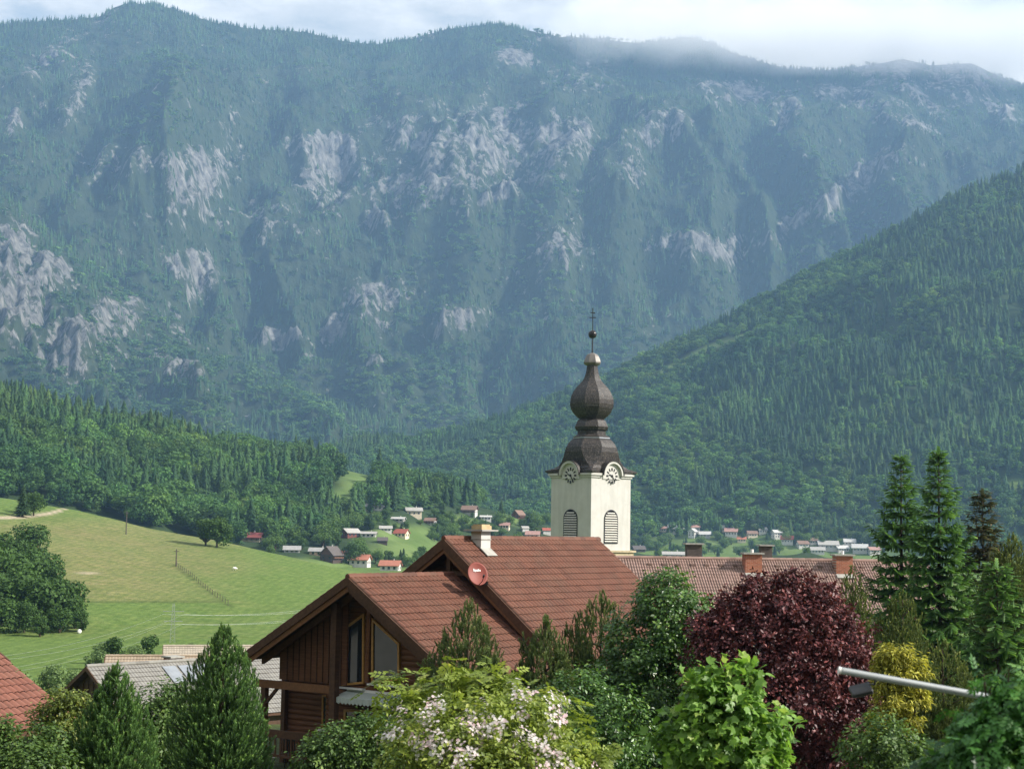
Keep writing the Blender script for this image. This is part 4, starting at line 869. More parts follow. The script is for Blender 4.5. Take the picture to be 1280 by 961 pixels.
# clocks under arched hoods, and louvred sound windows, on the two faces towards us (and the two behind)
zc = tz(595.2); M_BLACK = simple_mat('black_paint', (.012, .012, .013), .5, .3, 0, .1, 4, 0)
M_SLAT = simple_mat('pale_louvre', (.50, .48, .43), .8, .2, 0, .18, 4)
M_DARK = simple_mat('dark_opening', (.015, .015, .016), .9, .1, 0, .1, 2)
for q in range(4):
    an = q * math.pi / 2; Mq = Matrix.Rotation(an, 3, 'Z')
    def T(mb):                                        # local face frame: x along the face, y outward = -y
        mb.v = [tuple(Mq @ Vector(v)) for v in mb.v]; return mb
    yf = -HW
    ck = MB()                                          # white hood front carrying the dial
    pts = [(1.42 * math.cos(math.pi * i / 18), 1.42 * math.sin(math.pi * i / 18)) for i in range(19)]
    poly = [(-1.42, -.45)] + [] + [(x_, z_) for x_, z_ in reversed(pts)][::1] + [(1.42, -.45)]
    poly = [(1.42, -.42)] + pts + [(-1.42, -.42)]
    ck.prism([(a, zc + b) for a, b in poly], 'y', yf - .10, yf + .6); clock = T(ck).build('clock_gable', M_WHITE, tower)
    ar = MB()
    for i in range(18):
        t0, t1 = math.pi * i / 18, math.pi * (i + 1) / 18
        ar.prism([(1.36 * math.cos(t0), zc + 1.36 * math.sin(t0)), (1.62 * math.cos(t0), zc + 1.62 * math.sin(t0)), (1.62 * math.cos(t1), zc + 1.62 * math.sin(t1)), (1.36 * math.cos(t1), zc + 1.36 * math.sin(t1))], 'y', yf - .42, yf + .02)
    T(ar).build('arch_moulding', M_WHITE, clock)
    hd = MB()
    for i in range(18):
        t0, t1 = math.pi * i / 18, math.pi * (i + 1) / 18
        hd.prism([(1.625 * math.cos(t0), zc + 1.625 * math.sin(t0)), (1.70 * math.cos(t0), zc + 1.70 * math.sin(t0)), (1.70 * math.cos(t1), zc + 1.70 * math.sin(t1)), (1.625 * math.cos(t1), zc + 1.625 * math.sin(t1))], 'y', yf - .50, yf + 1.3)
    T(hd).build('hood', M_SHING, clock)
    num = MB(); zc2 = zc - .05
    for i in range(12):
        t = 2 * math.pi * i / 12; c, s = math.cos(t), math.sin(t); L = .30
        num.bar((c * .58, yf - .12, zc2 + s * .58), (c * .92, yf - .12, zc2 + s * .92), .15 if i % 3 else .2, .03, (0, 1, 0))
    T(num).build('numerals', M_BLACK, clock)
    hnd = MB(); hnd.bar((0, yf - .15, zc2), (-.46, yf - .15, zc2 + .16), .12, .03, (0, 1, 0)); hnd.bar((0, yf - .17, zc2), (.42, yf - .17, zc2 - .55), .09, .03, (0, 1, 0))
    hnd.lathe([(.16, 0), (.16, .03)], 12); hnd.v[-24:] = [(x_, yf - .13 - z_, zc2 + y_) for x_, y_, z_ in hnd.v[-24:]]
    T(hnd).build('hands', M_BLACK, clock)
    # louvre: arched frame, dark back, slats
    z0, z1 = tz(677.5), tz(638); hw = 1.02; za = z1 - hw
    op = [(-hw, z0), (hw, z0)] + [(hw * math.cos(math.pi * i / 14), za + hw * math.sin(math.pi * i / 14)) for i in range(15)]
    bk = T(MB().prism(op, 'y', yf - .012, yf + .05)).build('sound_window', M_DARK, tower)
    fr = MB(); n_ = len(op); sc_ = lambda p: (p[0] * 1.09, (p[1] - (z0 + z1) / 2) * 1.05 + (z0 + z1) / 2)
    o2 = [sc_(p) for p in op]
    fr.add([(p[0], yf - .07, p[1]) for p in op] + [(p[0], yf - .07, p[1]) for p in o2] + [(p[0], yf + .0, p[1]) for p in op] + [(p[0], yf + .0, p[1]) for p in o2],
           [f for i in range(n_) for f in ((i, (i + 1) % n_, n_ + (i + 1) % n_, n_ + i), (i, (i + 1) % n_, 2 * n_ + (i + 1) % n_, 2 * n_ + i), (n_ + i, n_ + (i + 1) % n_, 3 * n_ + (i + 1) % n_, 3 * n_ + i))])
    T(fr).build('frame', M_DARKM, bk)
    sl = MB(); ns = 13
    for i in range(ns):
        z = z0 + .14 + (z1 - z0 - .2) * i / ns; w_ = hw if z + .1 < za else math.sqrt(max(.01, hw * hw - (z + .12 - za) ** 2))
        sl.bar((-w_, yf - .06, z + .02), (w_, yf - .06, z + .02), .17, .03, (0, -.75, .66))
    T(sl).build('slats', M_SLAT, bk)
# nave below, hidden behind the house roofs: a plain ridge roof joined to the tower
nave = MB(); nave.box((9.5, 1.0, 5.2), (12, 9, 10.4)); nv_ = nave.build('wall', M_WHITE, tower, False)
MB().prism([(-4, 10.4), (6, 10.4), (1, 15.6)], 'x', 3.3, 15.8).build('roof', M_TILE2, tower)
# ------------------------------------------------------------------ long row house with four chimneys
HD = 105.0; p0 = P(760, 697.3, HD); p1 = P(1160, 700.6, HD + 2.0); dv = p1 - p0; RL = float(np.hypot(dv[0], dv[1])); rzr = math.atan2(dv[1], dv[0]); GZR = -13.0
row = thing('row_house', 'long low house with a weathered pinkish tile roof and brick chimneys', 'house', (p0[0], p0[1], GZR), rzr)
zr0 = float(p0[2]) - GZR; sR = .64; wid = 5.2
fr_ = slope_vec(0, 0) if False else None
def sv3(sgn, s):
    v = np.array([0, sgn, -s]); return v / np.linalg.norm(v)
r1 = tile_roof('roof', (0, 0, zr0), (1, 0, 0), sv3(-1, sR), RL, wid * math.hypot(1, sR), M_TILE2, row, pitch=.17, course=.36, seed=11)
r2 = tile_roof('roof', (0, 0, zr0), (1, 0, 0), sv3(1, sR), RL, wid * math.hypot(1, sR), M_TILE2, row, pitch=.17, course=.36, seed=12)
ridge_caps('ridge_cap', (0, 0, zr0 + .04), (RL, 0, zr0 + .04), M_TILE2, r1, .14, .42)
MB().prism([(-wid + .1, zr0 - sR * (wid - .1) - .06), (0, zr0 - .06), (wid - .1, zr0 - sR * (wid - .1) - .06), (wid - .1, zr0 - sR * (wid - .1) - .2), (0, zr0 - .2), (-wid + .1, zr0 - sR * (wid - .1) - .2)], 'x', .05, RL - .05).build('roof_deck', M_BEAM, r1)
MB().prism([(-wid + .6, 0), (wid - .6, 0), (wid - .6, zr0 - sR * (wid - .6) - .21), (0, zr0 - .21), (-wid + .6, zr0 - sR * (wid - .6) - .21)], 'x', .4, RL - .4).build('wall', M_STUCCO, row)
MB().tube([(0, -wid - .06, zr0 - sR * wid - .06), (RL, -wid - .06, zr0 - sR * wid - .06)], .08, 8).build('gutter', simple_mat('copper_gutter', (.17, .06, .04), .5, .4, .4), r1)
sg = MB()
def rowx(px): 
    d = ray(px, 700); a = np.array([p0[0], p0[1]]); e = np.array([math.cos(rzr), math.sin(rzr)])
    M2 = np.array([[d[0], -e[0]], [d[1], -e[1]]]); s = np.linalg.solve(M2, a); return float(s[1])
for k in range(19):
    px = 810 + 17.6 * k
    xx = rowx(px); b = np.array([xx, -.62, zr0 - sR * .62])
    sg = MB().prism([(-.62 + .16, zr0 - sR * .46 + .05), (-.62 - .24, zr0 - sR * .86 + .05), (-.62 - .20, zr0 - sR * .86 + .24)], 'x', xx - .14, xx + .14)
    sg.build('roof_vent', M_TILE2, r1)
M_SOOT = simple_mat('sooty_render', (.10, .085, .075), .9, .15, 0, .25, 3)
def brick_chimney(px, front, w_, d_, top, white=False):
    xx = rowx(px); yy = -1.0 if front else 1.3; base = zr0 - sR * abs(yy) - .5
    c = MB().box((xx, yy, (base + top) / 2), (w_, d_, top - base)).build('chimney', M_BRICK if not white else M_SOOT, row)
    MB().box((xx, yy, top + .05), (w_ + .26, d_ + .26, .10)).build('cap_slab', M_CONC, c)
    if front:
        MB().tube([(xx, yy, top + .1), (xx, yy, top + .32)], .1, 8).build('flue_pot', M_PALE, c)
        n3 = np.array([0, -sR, 1]) / math.hypot(1, sR); s3 = sv3(-1, sR); q0 = np.array([xx, yy - d_ / 2, zr0 - sR * (abs(yy) + d_ / 2)]) + n3 * .115
        MB().bar(q0 - s3 * .05, q0 + s3 * .38, w_ + .05, .03, tuple(n3)).build('flashing', M_CONC, c)
    return c
ztop = lambda y, Y: float(P(900, y, Y)[2]) - GZR
brick_chimney(872, False, 1.0, .7, zr0 + .95, True); brick_chimney(935.5, True, 1.1, .9, zr0 + .40); brick_chimney(963, False, .75, .7, zr0 + .92, True); brick_chimney(1047.5, True, 1.1, .9, zr0 + .38)
# ------------------------------------------------------------------ neighbour's hipped roof at the lower left edge
GZN = -8.6; rzn = -R(29); E = P(0, 818, 49.0) - 3.2 * np.array([math.cos(rzn), math.sin(rzn), -.53])
nb = thing('neighbour_house', 'orange tiled roof of the neighbouring house at the left edge', 'house', (E[0], E[1], GZN), rzn)
zz = float(E[2]) - GZN; sn = .53; ln = math.hypot(1, sn)
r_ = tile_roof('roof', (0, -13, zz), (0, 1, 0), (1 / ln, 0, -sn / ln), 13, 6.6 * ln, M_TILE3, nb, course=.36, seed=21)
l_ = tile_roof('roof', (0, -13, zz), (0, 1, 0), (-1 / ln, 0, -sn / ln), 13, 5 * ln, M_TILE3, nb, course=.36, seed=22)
ridge_caps('ridge_cap', (0, -13, zz + .04), (0, 0, zz + .04), M_TILE3, r_, .12, .38)
MB().prism([(-4.95, zz - sn * 4.95 - .09), (0, zz - .09), (6.55, zz - sn * 6.55 - .09), (6.55, zz - sn * 6.55 - .22), (0, zz - .24), (-4.95, zz - sn * 4.95 - .22)], 'y', -12.95, -.05).build('roof_deck', M_BEAM, r_)
MB().prism([(0, zz + .05), (3.6, zz - sn * 3.6 + .05), (3.6, zz - sn * 3.6 - .2), (0, zz - .2)], 'y', .005, .06).build('barge_board', M_BEAM, r_)
MB().prism([(-4.2, 0), (5.6, 0), (5.6, zz - sn * 5.6 - .25), (0, zz - .25), (-4.2, zz - sn * 4.2 - .25)], 'y', -12.4, -.6).build('wall', M_STUCCO, nb)
# ------------------------------------------------------------------ grey roofed outbuildings below the meadow
def gable_building(name, label, cat, apex_px, D, rz, length, half, slope, h_wall_to, mroof, mwall, tiles=True, over=.5, chim=None, gz=None):
    a = P(apex_px[0], apex_px[1], D); g = float(near_ground(a[0], a[1])) if gz is None else gz
    t = thing(name, label, cat, (a[0], a[1], g), rz); z = float(a[2]) - g
    out_ = []
    for sg_ in (-1, 1):
        d_ = np.array([sg_, 0, -slope]); d_ /= np.linalg.norm(d_)
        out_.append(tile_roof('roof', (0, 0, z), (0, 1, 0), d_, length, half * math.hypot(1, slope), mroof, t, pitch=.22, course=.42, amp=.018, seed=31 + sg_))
    ridge_caps('ridge_cap', (0, 0, z + .03), (0, length, z + .03), mroof, out_[0], .12, .45)
    MB().prism([(-half + .05, z - slope * (half - .05) - .05), (0, z - .05), (half - .05, z - slope * (half - .05) - .05), (half - .05, z - slope * (half - .05) - .2), (0, z - .2), (-half + .05, z - slope * (half - .05) - .2)], 'y', .04, length - .04).build('roof_deck', M_BEAM, out_[0])
    hw = half - over
    w_ = MB().prism([(-hw, -1.5), (hw, -1.5), (hw, z - slope * hw - .21), (0, z - .21), (-hw, z - slope * hw - .21)], 'y', over, length - over).build('wall', mwall, t)
    for sg_ in (-1, 1): MB().prism([(0, z + .02), (sg_ * half, z - slope * half + .02), (sg_ * half, z - slope * half - .22), (0, z - .22)], 'y', -.05, -.005).build('barge_board', M_BEAM, out_[0 if sg_ < 0 else 1])
    return t, z, out_
M_BARN = timber_mat('barn_boards', (.05, .026, .016), (.10, .055, .032), 1.4, (10, 10, 1))
bt, bz, br = gable_building('barn', 'timber barn with a grey tiled roof and a small brick chimney', 'barn', (108, 833), 92, R(-44), 14, 4.6, .62, 0, M_TILEG, M_BARN)
mb = MB()
for k in range(14): mb.box((-3.6 + .52 * k, .46, bz - 2.2 - abs(-3.6 + .52 * k) * .3), (.05, .05, 3.0))
mb.build('cover_strips', M_BARN, bt)
cpos = P(216, 831, 97); cl_ = Matrix.Rotation(R(44), 3, 'Z') @ Vector(cpos - np.array(bt.location))
c_ = MB().box((cl_.x, cl_.y, cl_.z - .3), (.8, .8, 1.5)).build('chimney', M_BRICK, bt); MB().box((cl_.x, cl_.y, cl_.z + .5), (1.0, 1.0, .1)).build('cap_slab', M_CONC, c_)
mb = MB(); s4 = np.array([1, 0, -.62]); s4 /= np.linalg.norm(s4); n4 = np.array([.62, 0, 1]) / math.hypot(1, .62)
for k in range(3):
    q = np.array([0, 5.2 + 1.1 * k, bz]) + s4 * .5 + n4 * .08; mb.bar(q, q + s4 * 1.6, .9, .04, tuple(n4))
mb.build('skylight', M_ZINC, br[1])
gable_building('farm_shed', 'long shed with a sandy brown roof behind the grey barn', 'shed', (132, 820), 118, R(-80), 17, 4.0, .45, 0, tile_mat('sandy_tile', (.26, .20, .14), (.32, .25, .18), (.38, .30, .22), .3), M_BARN)
gable_building('farm_shed', 'smaller pale roofed shed farthest back beside the meadow edge', 'shed', (204, 807.5), 138, R(-78), 10, 3.6, .40, 0, tile_mat('pale_tile', (.33, .28, .22), (.38, .33, .26), (.44, .38, .30), .3), M_BARN)
# ------------------------------------------------------------------ where a sight line meets the land
def hit(px, py, r0=640.0, r1=3200.0, fn=land_z):
    d = ray(px, py); h = math.hypot(d[0], d[1]); rr = np.arange(r0, r1, 2.0); x = d[0] / h * rr; y = d[1] / h * rr; z = d[2] / h * rr
    k = np.nonzero(fn(x, y) >= z)[0]; k = k[0] if len(k) else len(rr) - 1
    return np.array([x[k], y[k], float(fn(x[k], y[k]))]), rr[k]
V_MAT = {}; HOUSES = []
def vmat(nm, c, rough=.85):
    if nm not in V_MAT: V_MAT[nm] = simple_mat(nm, c, rough, .2, 0, .14, .8, .1)
    return V_MAT[nm]
ROOFC = {'red': (.30, .085, .06), 'dkred': (.20, .055, .05), 'orange': (.38, .15, .10), 'grey': (.30, .29, .28), 'dark': (.10, .085, .08), 'brown': (.20, .13, .10), 'pale': (.34, .325, .30), 'pink': (.34, .20, .17), 'white': (.44, .43, .41)}
WALLC = {'white': (.56, .54, .50), 'cream': (.66, .56, .42), 'peach': (.62, .44, .30), 'wood': (.11, .055, .035), 'dred': (.16, .055, .045), 'grey': (.42, .40, .38), 'dark': (.07, .05, .045)}
def village_house(px, py, wpx, rz, roof, wall, label, hf=.42, depth=.75, slope=.5, base=None, wood_top=False, r0=640.0, name='house', rng_seed=0, chim=True, dist=None):
    if dist is None: p, r = hit(px, py, r0)
    else:
        d = ray(px, py); h = math.hypot(d[0], d[1]); p = np.array([d[0], d[1], d[2]]) / h * dist; r = dist
    HOUSES.append((px, py, wpx, r)); W = .76 * wpx * r / 2000.0 / max(.55, abs(math.cos(R(rz))) + .45 * abs(math.sin(R(rz)))); Dp = W * depth; H = W * hf * .82; slope = slope * 1.3
    t = thing(name, label, 'house' if name == 'house' else name, p, R(rz))
    zt = H; hw = Dp / 2; rise = slope * hw
    w_ = MB().prism([(-hw, -3), (hw, -3), (hw, zt), (0, zt + rise), (-hw, zt)], 'x', -W / 2, W / 2).build('wall', vmat('wall_' + wall, WALLC[wall]), t)
    ov = .09 * W; rm = vmat('roof_' + roof, ROOFC[roof])
    e = hw + ov; th = .03 * W
    rf = MB().prism([(-e, zt - slope * ov + .02), (0, zt + rise + .02), (e, zt - slope * ov + .02), (e, zt - slope * ov + th), (0, zt + rise + th * 1.2), (-e, zt - slope * ov + th)], 'x', -W / 2 - ov, W / 2 + ov).build('roof', rm, t)
    if chim: MB().box((W * .18, hw * .15, zt + rise + .035 * W), (.05 * W, .05 * W, .16 * W)).build('chimney', vmat('wall_white', WALLC['white']), rf)
    if wood_top:
        for sx in (-1, 1): MB().prism([(-hw * .98, zt * .98), (hw * .98, zt * .98), (0, zt + rise * .96)], 'x', sx * (W / 2 + .03), sx * (W / 2 + .10)).build('gable_boarding', vmat('wall_wood', WALLC['wood']), t)
        MB().box((0, -hw - .5, zt * .52), (W * .98, 1.0, .9)).build('balcony', vmat('wall_wood', WALLC['wood']), t)
    nx = 4 if W > 11 else 3; fl = 2 if H > 4.4 else 1
    gm = M_GLASS if wall in ('white', 'cream', 'peach', 'grey') else vmat('wall_white', WALLC['white'])
    for f in range(fl):
        for k in range(nx):
            if W < 6: continue
            MB().box(((k - (nx - 1) / 2) * W / (nx + .3), -hw - .02, H * (.28 + .45 * f) if fl == 2 else H * .5), (1.15, .10, 1.35)).build('window', M_GLASS, t)
        for sx in (-1, 1):
            for k in (-.5, .5): MB().box((sx * (W / 2 + .02), k * hw, H * (.28 + .45 * f) if fl == 2 else H * .5), (.10, 1.1, 1.3)).build('window', M_GLASS, t)
    return t
VH = [
 (313, 676, 38, -8, 'dkred', 'cream', 'long low farmhouse with a dark red roof alone above the meadow crest', .22, .5, .5, True),
 (365, 690, 26, 5, 'grey', 'grey', 'grey roofed cottage half sunk behind the meadow crest', .2, .6, .5, False),
 (399, 694, 30, -4, 'grey', 'peach', 'peach walled house with a long grey roof at the village end', .3, .5, .45, False),
 (414, 702, 24, 62, 'dark', 'dark', 'dark timber gabled house beside the bright sandy lane', .5, .9, .75, True),
 (428, 699, 20, 25, 'red', 'white', 'white house with a steep red roof and a timber gable, middle of the lower row', .45, .8, .6, True),
 (450, 707, 32, -12, 'orange', 'white', 'white two storey house with an orange red roof and a balcony', .42, .7, .5, False),
 (488, 713, 32, -10, 'orange', 'white', 'white house with a red roof lowest at the end of the village row', .36, .7, .5, False),
 (438, 671, 26, 40, 'pale', 'dred', 'dark red barn with a pale metal roof among the village trees', .36, .8, .45, False),
 (461, 671, 24, -5, 'pale', 'white', 'low white house with a pale flat roof right of the dark red barn', .25, .6, .3, False),
 (502, 672, 22, -20, 'red', 'cream', 'cream cottage with a red roof standing alone on the green behind the village', .42, .8, .55, False),
 (468, 637, 32, -6, 'grey', 'white', 'long white house uppermost at the foot of the wood clearing', .24, .5, .5, False),
 (517, 645, 26, 10, 'pale', 'cream', 'cream house with a broad pale grey roof below the wood', .42, .8, .35, False),
 (498, 652, 22, -15, 'white', 'grey', 'low grey shed with a whitish roof left of the broad roofed house', .2, .6, .3, False),
 (482, 664, 20, 8, 'pale', 'white', 'small pale roofed house between trees below the grey shed', .28, .7, .4, False),
 (587, 643, 24, -12, 'brown', 'white', 'brown roofed chalet with white balconies above the house chimney', .4, .8, .5, True),
 (607, 650, 18, 6, 'white', 'white', 'small white flat roofed house just right of the brown roofed chalet', .3, .7, .25, False),
 (648, 648, 16, 50, 'brown', 'dred', 'dark timber house with a steep gable among the trees left of the tower', .5, .9, .7, True),
 (666, 672, 22, -6, 'pink', 'white', 'house with a pinkish roof just left of the church tower', .3, .8, .45, False),
 (683, 668, 14, 12, 'red', 'white', 'tall white house with a red roof touching the left side of the tower', .6, .8, .5, False),
 (797, 658, 22, -4, 'orange', 'cream', 'house with an orange roof touching the right side of the tower', .3, .6, .4, False),
 (819, 662, 18, 12, 'white', 'white', 'pale roofed white house second from the tower in the valley village', .4, .8, .5, False),
 (829, 664, 12, -20, 'pink', 'cream', 'small pink roofed house wedged beside the pale roofed white house', .5, .8, .5, False),
 (845, 666, 24, -8, 'white', 'white', 'wide whitish roofed house above the valley meadow', .36, .8, .45, False),
 (867, 664, 18, 14, 'pink', 'white', 'steep roofed pink house between the wide whitish roof and the tall white house', .5, .8, .6, False),
 (866, 671, 12, 62, 'white', 'white', 'bright white gable front facing the valley meadow', .7, .8, .6, False),
 (881, 671, 18, -6, 'white', 'grey', 'low house with a bright sunlit roof beside the bright white gable', .3, .7, .5, False),
 (900, 665, 14, 10, 'pale', 'cream', 'cream house with a pale roof in the middle of the valley village', .6, .8, .5, False),
 (914, 670, 20, -10, 'pink', 'white', 'white house with a pink roof above the second chimney', .45, .8, .5, False),
 (940, 671, 16, 6, 'brown', 'cream', 'brown roofed cottage among trees above the brick chimney', .4, .8, .5, False),
 (971, 673, 16, 20, 'white', 'white', 'tall white house with a bright roof in the right part of the valley village', .75, .8, .5, False),
 (984, 679, 20, -12, 'red', 'white', 'white house with a bright red roof in the right part of the valley village', .45, .8, .5, False),
 (1035, 686, 30, -5, 'pale', 'grey', 'broad pale roofed hall near the spruces', .28, .8, .35, False),
 (1052, 689, 20, 16, 'white', 'grey', 'whitish roofed building in front of the broad pale hall', .3, .8, .4, False),
 (1075, 690, 24, -14, 'white', 'grey', 'whitish roofed house closest to the left spruce', .35, .8, .45, False),
 (1092, 692, 18, 10, 'pink', 'white', 'pinkish roofed house half behind the left spruce', .4, .8, .45, False),
 (1022, 692, 22, -8, 'pale', 'white', 'low white house left of the broad pale hall', .3, .8, .4, False),
 (842, 696, 34, 0, 'pale', 'grey', 'long pale roofed hall just above the tiled ridge right of the tower', .16, .5, .3, False),
 (808, 668, 14, -10, 'brown', 'white', 'white house with a brown roof between the orange roof and the valley meadow', .45, .8, .5, False),
 (953, 667, 14, 8, 'pale', 'white', 'white house with a pale roof uphill of the brown roofed cottage', .5, .8, .5, False),
 (927, 677, 14, -6, 'orange', 'cream', 'small orange roofed house low among the trees left of the brick chimney', .4, .8, .5, False),
 (1003, 684, 18, 12, 'brown', 'white', 'brown roofed house between the bright red roof and the pale hall', .4, .8, .5, False),
 (1062, 682, 18, -8, 'white', 'white', 'white house behind and above the broad pale hall', .4, .8, .5, False),
 (1016, 680, 14, 4, 'pink', 'white', 'little pink roofed house uphill left of the pale hall', .5, .8, .5, False),
 (538, 655, 18, -14, 'brown', 'white', 'brown roofed chalet by itself right of the broad roofed house', .4, .8, .5, True),
 (478, 680, 16, 6, 'dark', 'dark', 'dark little barn on the green behind the village row', .4, .8, .6, False),
 (631, 660, 16, -10, 'pink', 'cream', 'small cream house with a pinkish roof below the dark timber house', .4, .8, .5, False),
 (656, 664, 12, 20, 'pale', 'white', 'small pale roofed white house among trees left of the tower', .5, .8, .5, False),
 (798, 690, 20, 14, 'dark', 'dark', 'dark roofed barn behind the tower ledge', .35, .8, .5, False),
]
for i, (px, py, wp, rz, rf, wl, lb, hf, dp, sl, wt) in enumerate(VH):
    village_house(px, py, wp, rz, rf, wl, lb, hf, dp, sl, wood_top=wt, chim=(i % 3 != 1), r0=640 if px < 700 else 1000)
# ------------------------------------------------------------------ single trees, groves and hedges
M_LEAF_M = leaf_mat('midground_leaves', (.030, .066, .018), (.100, .170, .040), .3, .65, .15)
M_LEAF_D = leaf_mat('dark_midground_leaves', (.018, .042, .012), (.052, .100, .022), .25, .65, .15)
M_LEAF_P = leaf_mat('pale_midground_leaves', (.05, .09, .035), (.13, .19, .07), .3, .65, .15)
M_NEED_M = leaf_mat('midground_needles', (.010, .024, .010), (.034, .066, .022), .1, .7, .12)
M_BARK = simple_mat('bark', (.075, .055, .040), .95, .1, 0, .35, 5, .5, (1, 1, .3))
def mid_tree(kind, seed, mat, wid=.36, n=1700, size=.030, lumps=10):
    v, f, t = broadleaf_shape(seed, n, lumps, wid, size) if kind == 'b' else conifer_shape(seed, 26, 9, .19, .4)
    root = thing('broadleaf_tree' if kind == 'b' else 'conifer_tree', 'x', 'tree')
    np_obj('crown', v, f, mat, root, attrs={'tint': ('FLOAT', t)})
    mb = MB().tube([(0, 0, -.04), (0, 0, .25), (.01, 0, .6 if kind == 'b' else .9)], [.03, .022, .006], 7)
    if kind == 'b':
        for k in range(5):
            a = k * 1.26 + seed; mb.tube([(0, 0, .2 + .04 * k), (.10 * math.cos(a), .10 * math.sin(a), .38 + .03 * k), (.2 * math.cos(a), .2 * math.sin(a), .55 + .03 * k)], [.016, .011, .004], 5)
    mb.build('trunk', M_BARK, root); return root
PROT = {'b0': mid_tree('b', 201, M_LEAF_M), 'b1': mid_tree('b', 202, M_LEAF_M, .42), 'b2': mid_tree('b', 203, M_LEAF_D, .40, 2200), 'b3': mid_tree('b', 204, M_LEAF_P, .40), 'b4': mid_tree('b', 205, M_LEAF_D, .30), 'c0': mid_tree('c', 206, M_NEED_M), 'c1': mid_tree('c', 207, M_NEED_M), 'h0': mid_tree('b', 208, M_LEAF_M, .7, 900, .055, 7)}
GR4 = 'village trees'; GR5 = 'valley floor trees'; used = set(); tg = np.random.default_rng(77)
def put(kind, px, py, hpx, label, group=None, fn=land_z, r0=640.0, name=None, dist=None, wf=1.0, sink=.13):
    if dist is None: p, r = hit(px, py, r0, fn=fn)
    else:
        d = ray(px, py); h = math.hypot(d[0], d[1]); p = np.array([d[0] / h * dist, d[1] / h * dist, 0]); p[2] = float(fn(p[0], p[1])); r = dist
    if group in (GR4, GR5) and any(abs(px - a) < .5 * c + .12 * hpx and r < e and py - hpx * .95 < b - 3.0 for a, b, c, e in HOUSES): return None
    H = hpx * r / 2000.0; src = PROT[kind]
    if kind not in used: used.add(kind); o = src
    else: o = copy_thing(src)
    o.location = Vector(p) - Vector((0, 0, (.03 if kind[0] == 'c' else sink) * H)); o.rotation_euler = (0, 0, tg.uniform(0, 6.28)); wq = wf * tg.uniform(.9, 1.12) * H; o.scale = (wq, wq, H)
    if name: o.name = name
    tag(o, label, 'tree' if not name else name.replace('_', ' '), group); return o
# on the meadow
LB1 = 'dark tree of the grove climbing the left edge of the meadow'; GR1 = 'grove on the left edge of the meadow'
for k, px, py, h in [('b2', 36, 700, 50), ('b4', 18, 716, 46), ('b4', -4, 712, 50), ('b2', 42, 724, 44), ('b2', 24, 746, 66), ('b2', 50, 742, 56), ('b4', 66, 748, 46), ('b2', 2, 748, 66), ('b2', 80, 780, 62), ('b4', 94, 786, 44), ('b2', 60, 784, 66), ('b4', 40, 776, 60), ('b2', 12, 780, 70), ('b2', -16, 760, 90), ('b4', -40, 770, 90), ('b2', 30, 792, 44), ('b4', 50, 796, 30), ('b2', 74, 792, 36), ('b4', 100, 790, 30), ('b2', -6, 792, 50), ('b4', 62, 766, 50), ('b2', 28, 764, 60)]:
    put(k, px, py, h * 1.12, LB1, GR1, r0=290, wf=1.15, sink=.2)
put('c0', 28, 646, 40, 'dark spruce standing beside the track on the upper meadow', r0=290, wf=1.25); put('b2', 42, 645, 34, 'rounded dark tree touching the spruce beside the track', r0=290, wf=1.1)
put('b0', 2, 618, 26, 'light green tree at the left edge above the track', r0=290)
put('b4', 257, 682, 40, 'left half of a dark round tree pair on the meadow crest', r0=290, wf=1.2); put('b2', 271, 684, 44, 'right half of a dark round tree pair on the meadow crest', r0=290, wf=1.1)
put('h0', 74, 632, 12, 'small round bush at the bend of the track', r0=290, name='bush')
LB2 = 'leafy bush of the hedge running along the meadow crest at the wood edge'; GR2 = 'hedge bushes along the meadow crest'
for i in range(34):
    px = 92 + i * 4.6 + tg.normal(0, 1.5); yb = np.interp(px, [0, 95, 190, 300, 390], [620, 636, 660, 681, 702])
    put(['b0', 'b1', 'h0', 'b4'][i % 4], px, yb, tg.uniform(13, 24), LB2, GR2, name='hedge_bush', dist=625 + tg.uniform(0, 25), fn=lambda x, y: np.maximum(lh_z(x, y), near_ground(x, y)) + 0 * x, wf=1.5)
# trees below the meadow, behind the barn
LB3 = 'pale leafy tree in the line below the meadow behind the grey barn'; GR3 = 'trees below the meadow'
for k, px, py, h, D in [('b3', -20, 0, 62, 170), ('b3', 18, 0, 60, 175), ('b0', 48, 0, 46, 165), ('b3', 70, 0, 54, 185), ('b3', 96, 0, 42, 190), ('b0', 72, 0, 40, 150), ('b3', 120, 0, 38, 215), ('b4', 146, 0, 42, 230), ('b3', 165, 0, 36, 225), ('b4', 186, 0, 40, 235), ('b3', 128, 0, 30, 240), ('b3', 240, 0, 20, 250), ('b3', 256, 0, 22, 245), ('b3', 272, 0, 16, 255), ('b3', -60, 0, 60, 170), ('b0', 30, 0, 38, 150)]:
    put(k, px, 800, h * 1.12, LB3, GR3, fn=near_ground, dist=D, wf=1.1)
# village trees
LB4 = 'leafy tree growing between the village houses'; GR4 = 'village trees'
CLT = [(330, 684, 26, 5), (345, 690, 24, 4), (378, 684, 22, 4), (420, 690, 42, 6), (440, 692, 44, 6), (460, 694, 40, 5), (475, 706, 38, 3), (410, 676, 34, 5), (400, 672, 30, 5), (422, 668, 34, 5), (385, 672, 34, 5), (455, 655, 26, 6), (480, 650, 24, 6), (440, 652, 26, 5), (426, 640, 26, 5), (452, 640, 22, 4), (512, 704, 24, 4), (525, 700, 18, 3), (535, 668, 26, 5), (555, 672, 24, 6), (570, 662, 22, 5), (540, 652, 20, 5), (490, 660, 16, 4), (560, 648, 20, 4), (600, 664, 20, 5), (620, 668, 24, 6), (640, 670, 24, 6), (630, 655, 24, 5), (660, 662, 22, 5), (676, 656, 22, 5), (660, 648, 22, 4), (575, 648, 18, 3)]
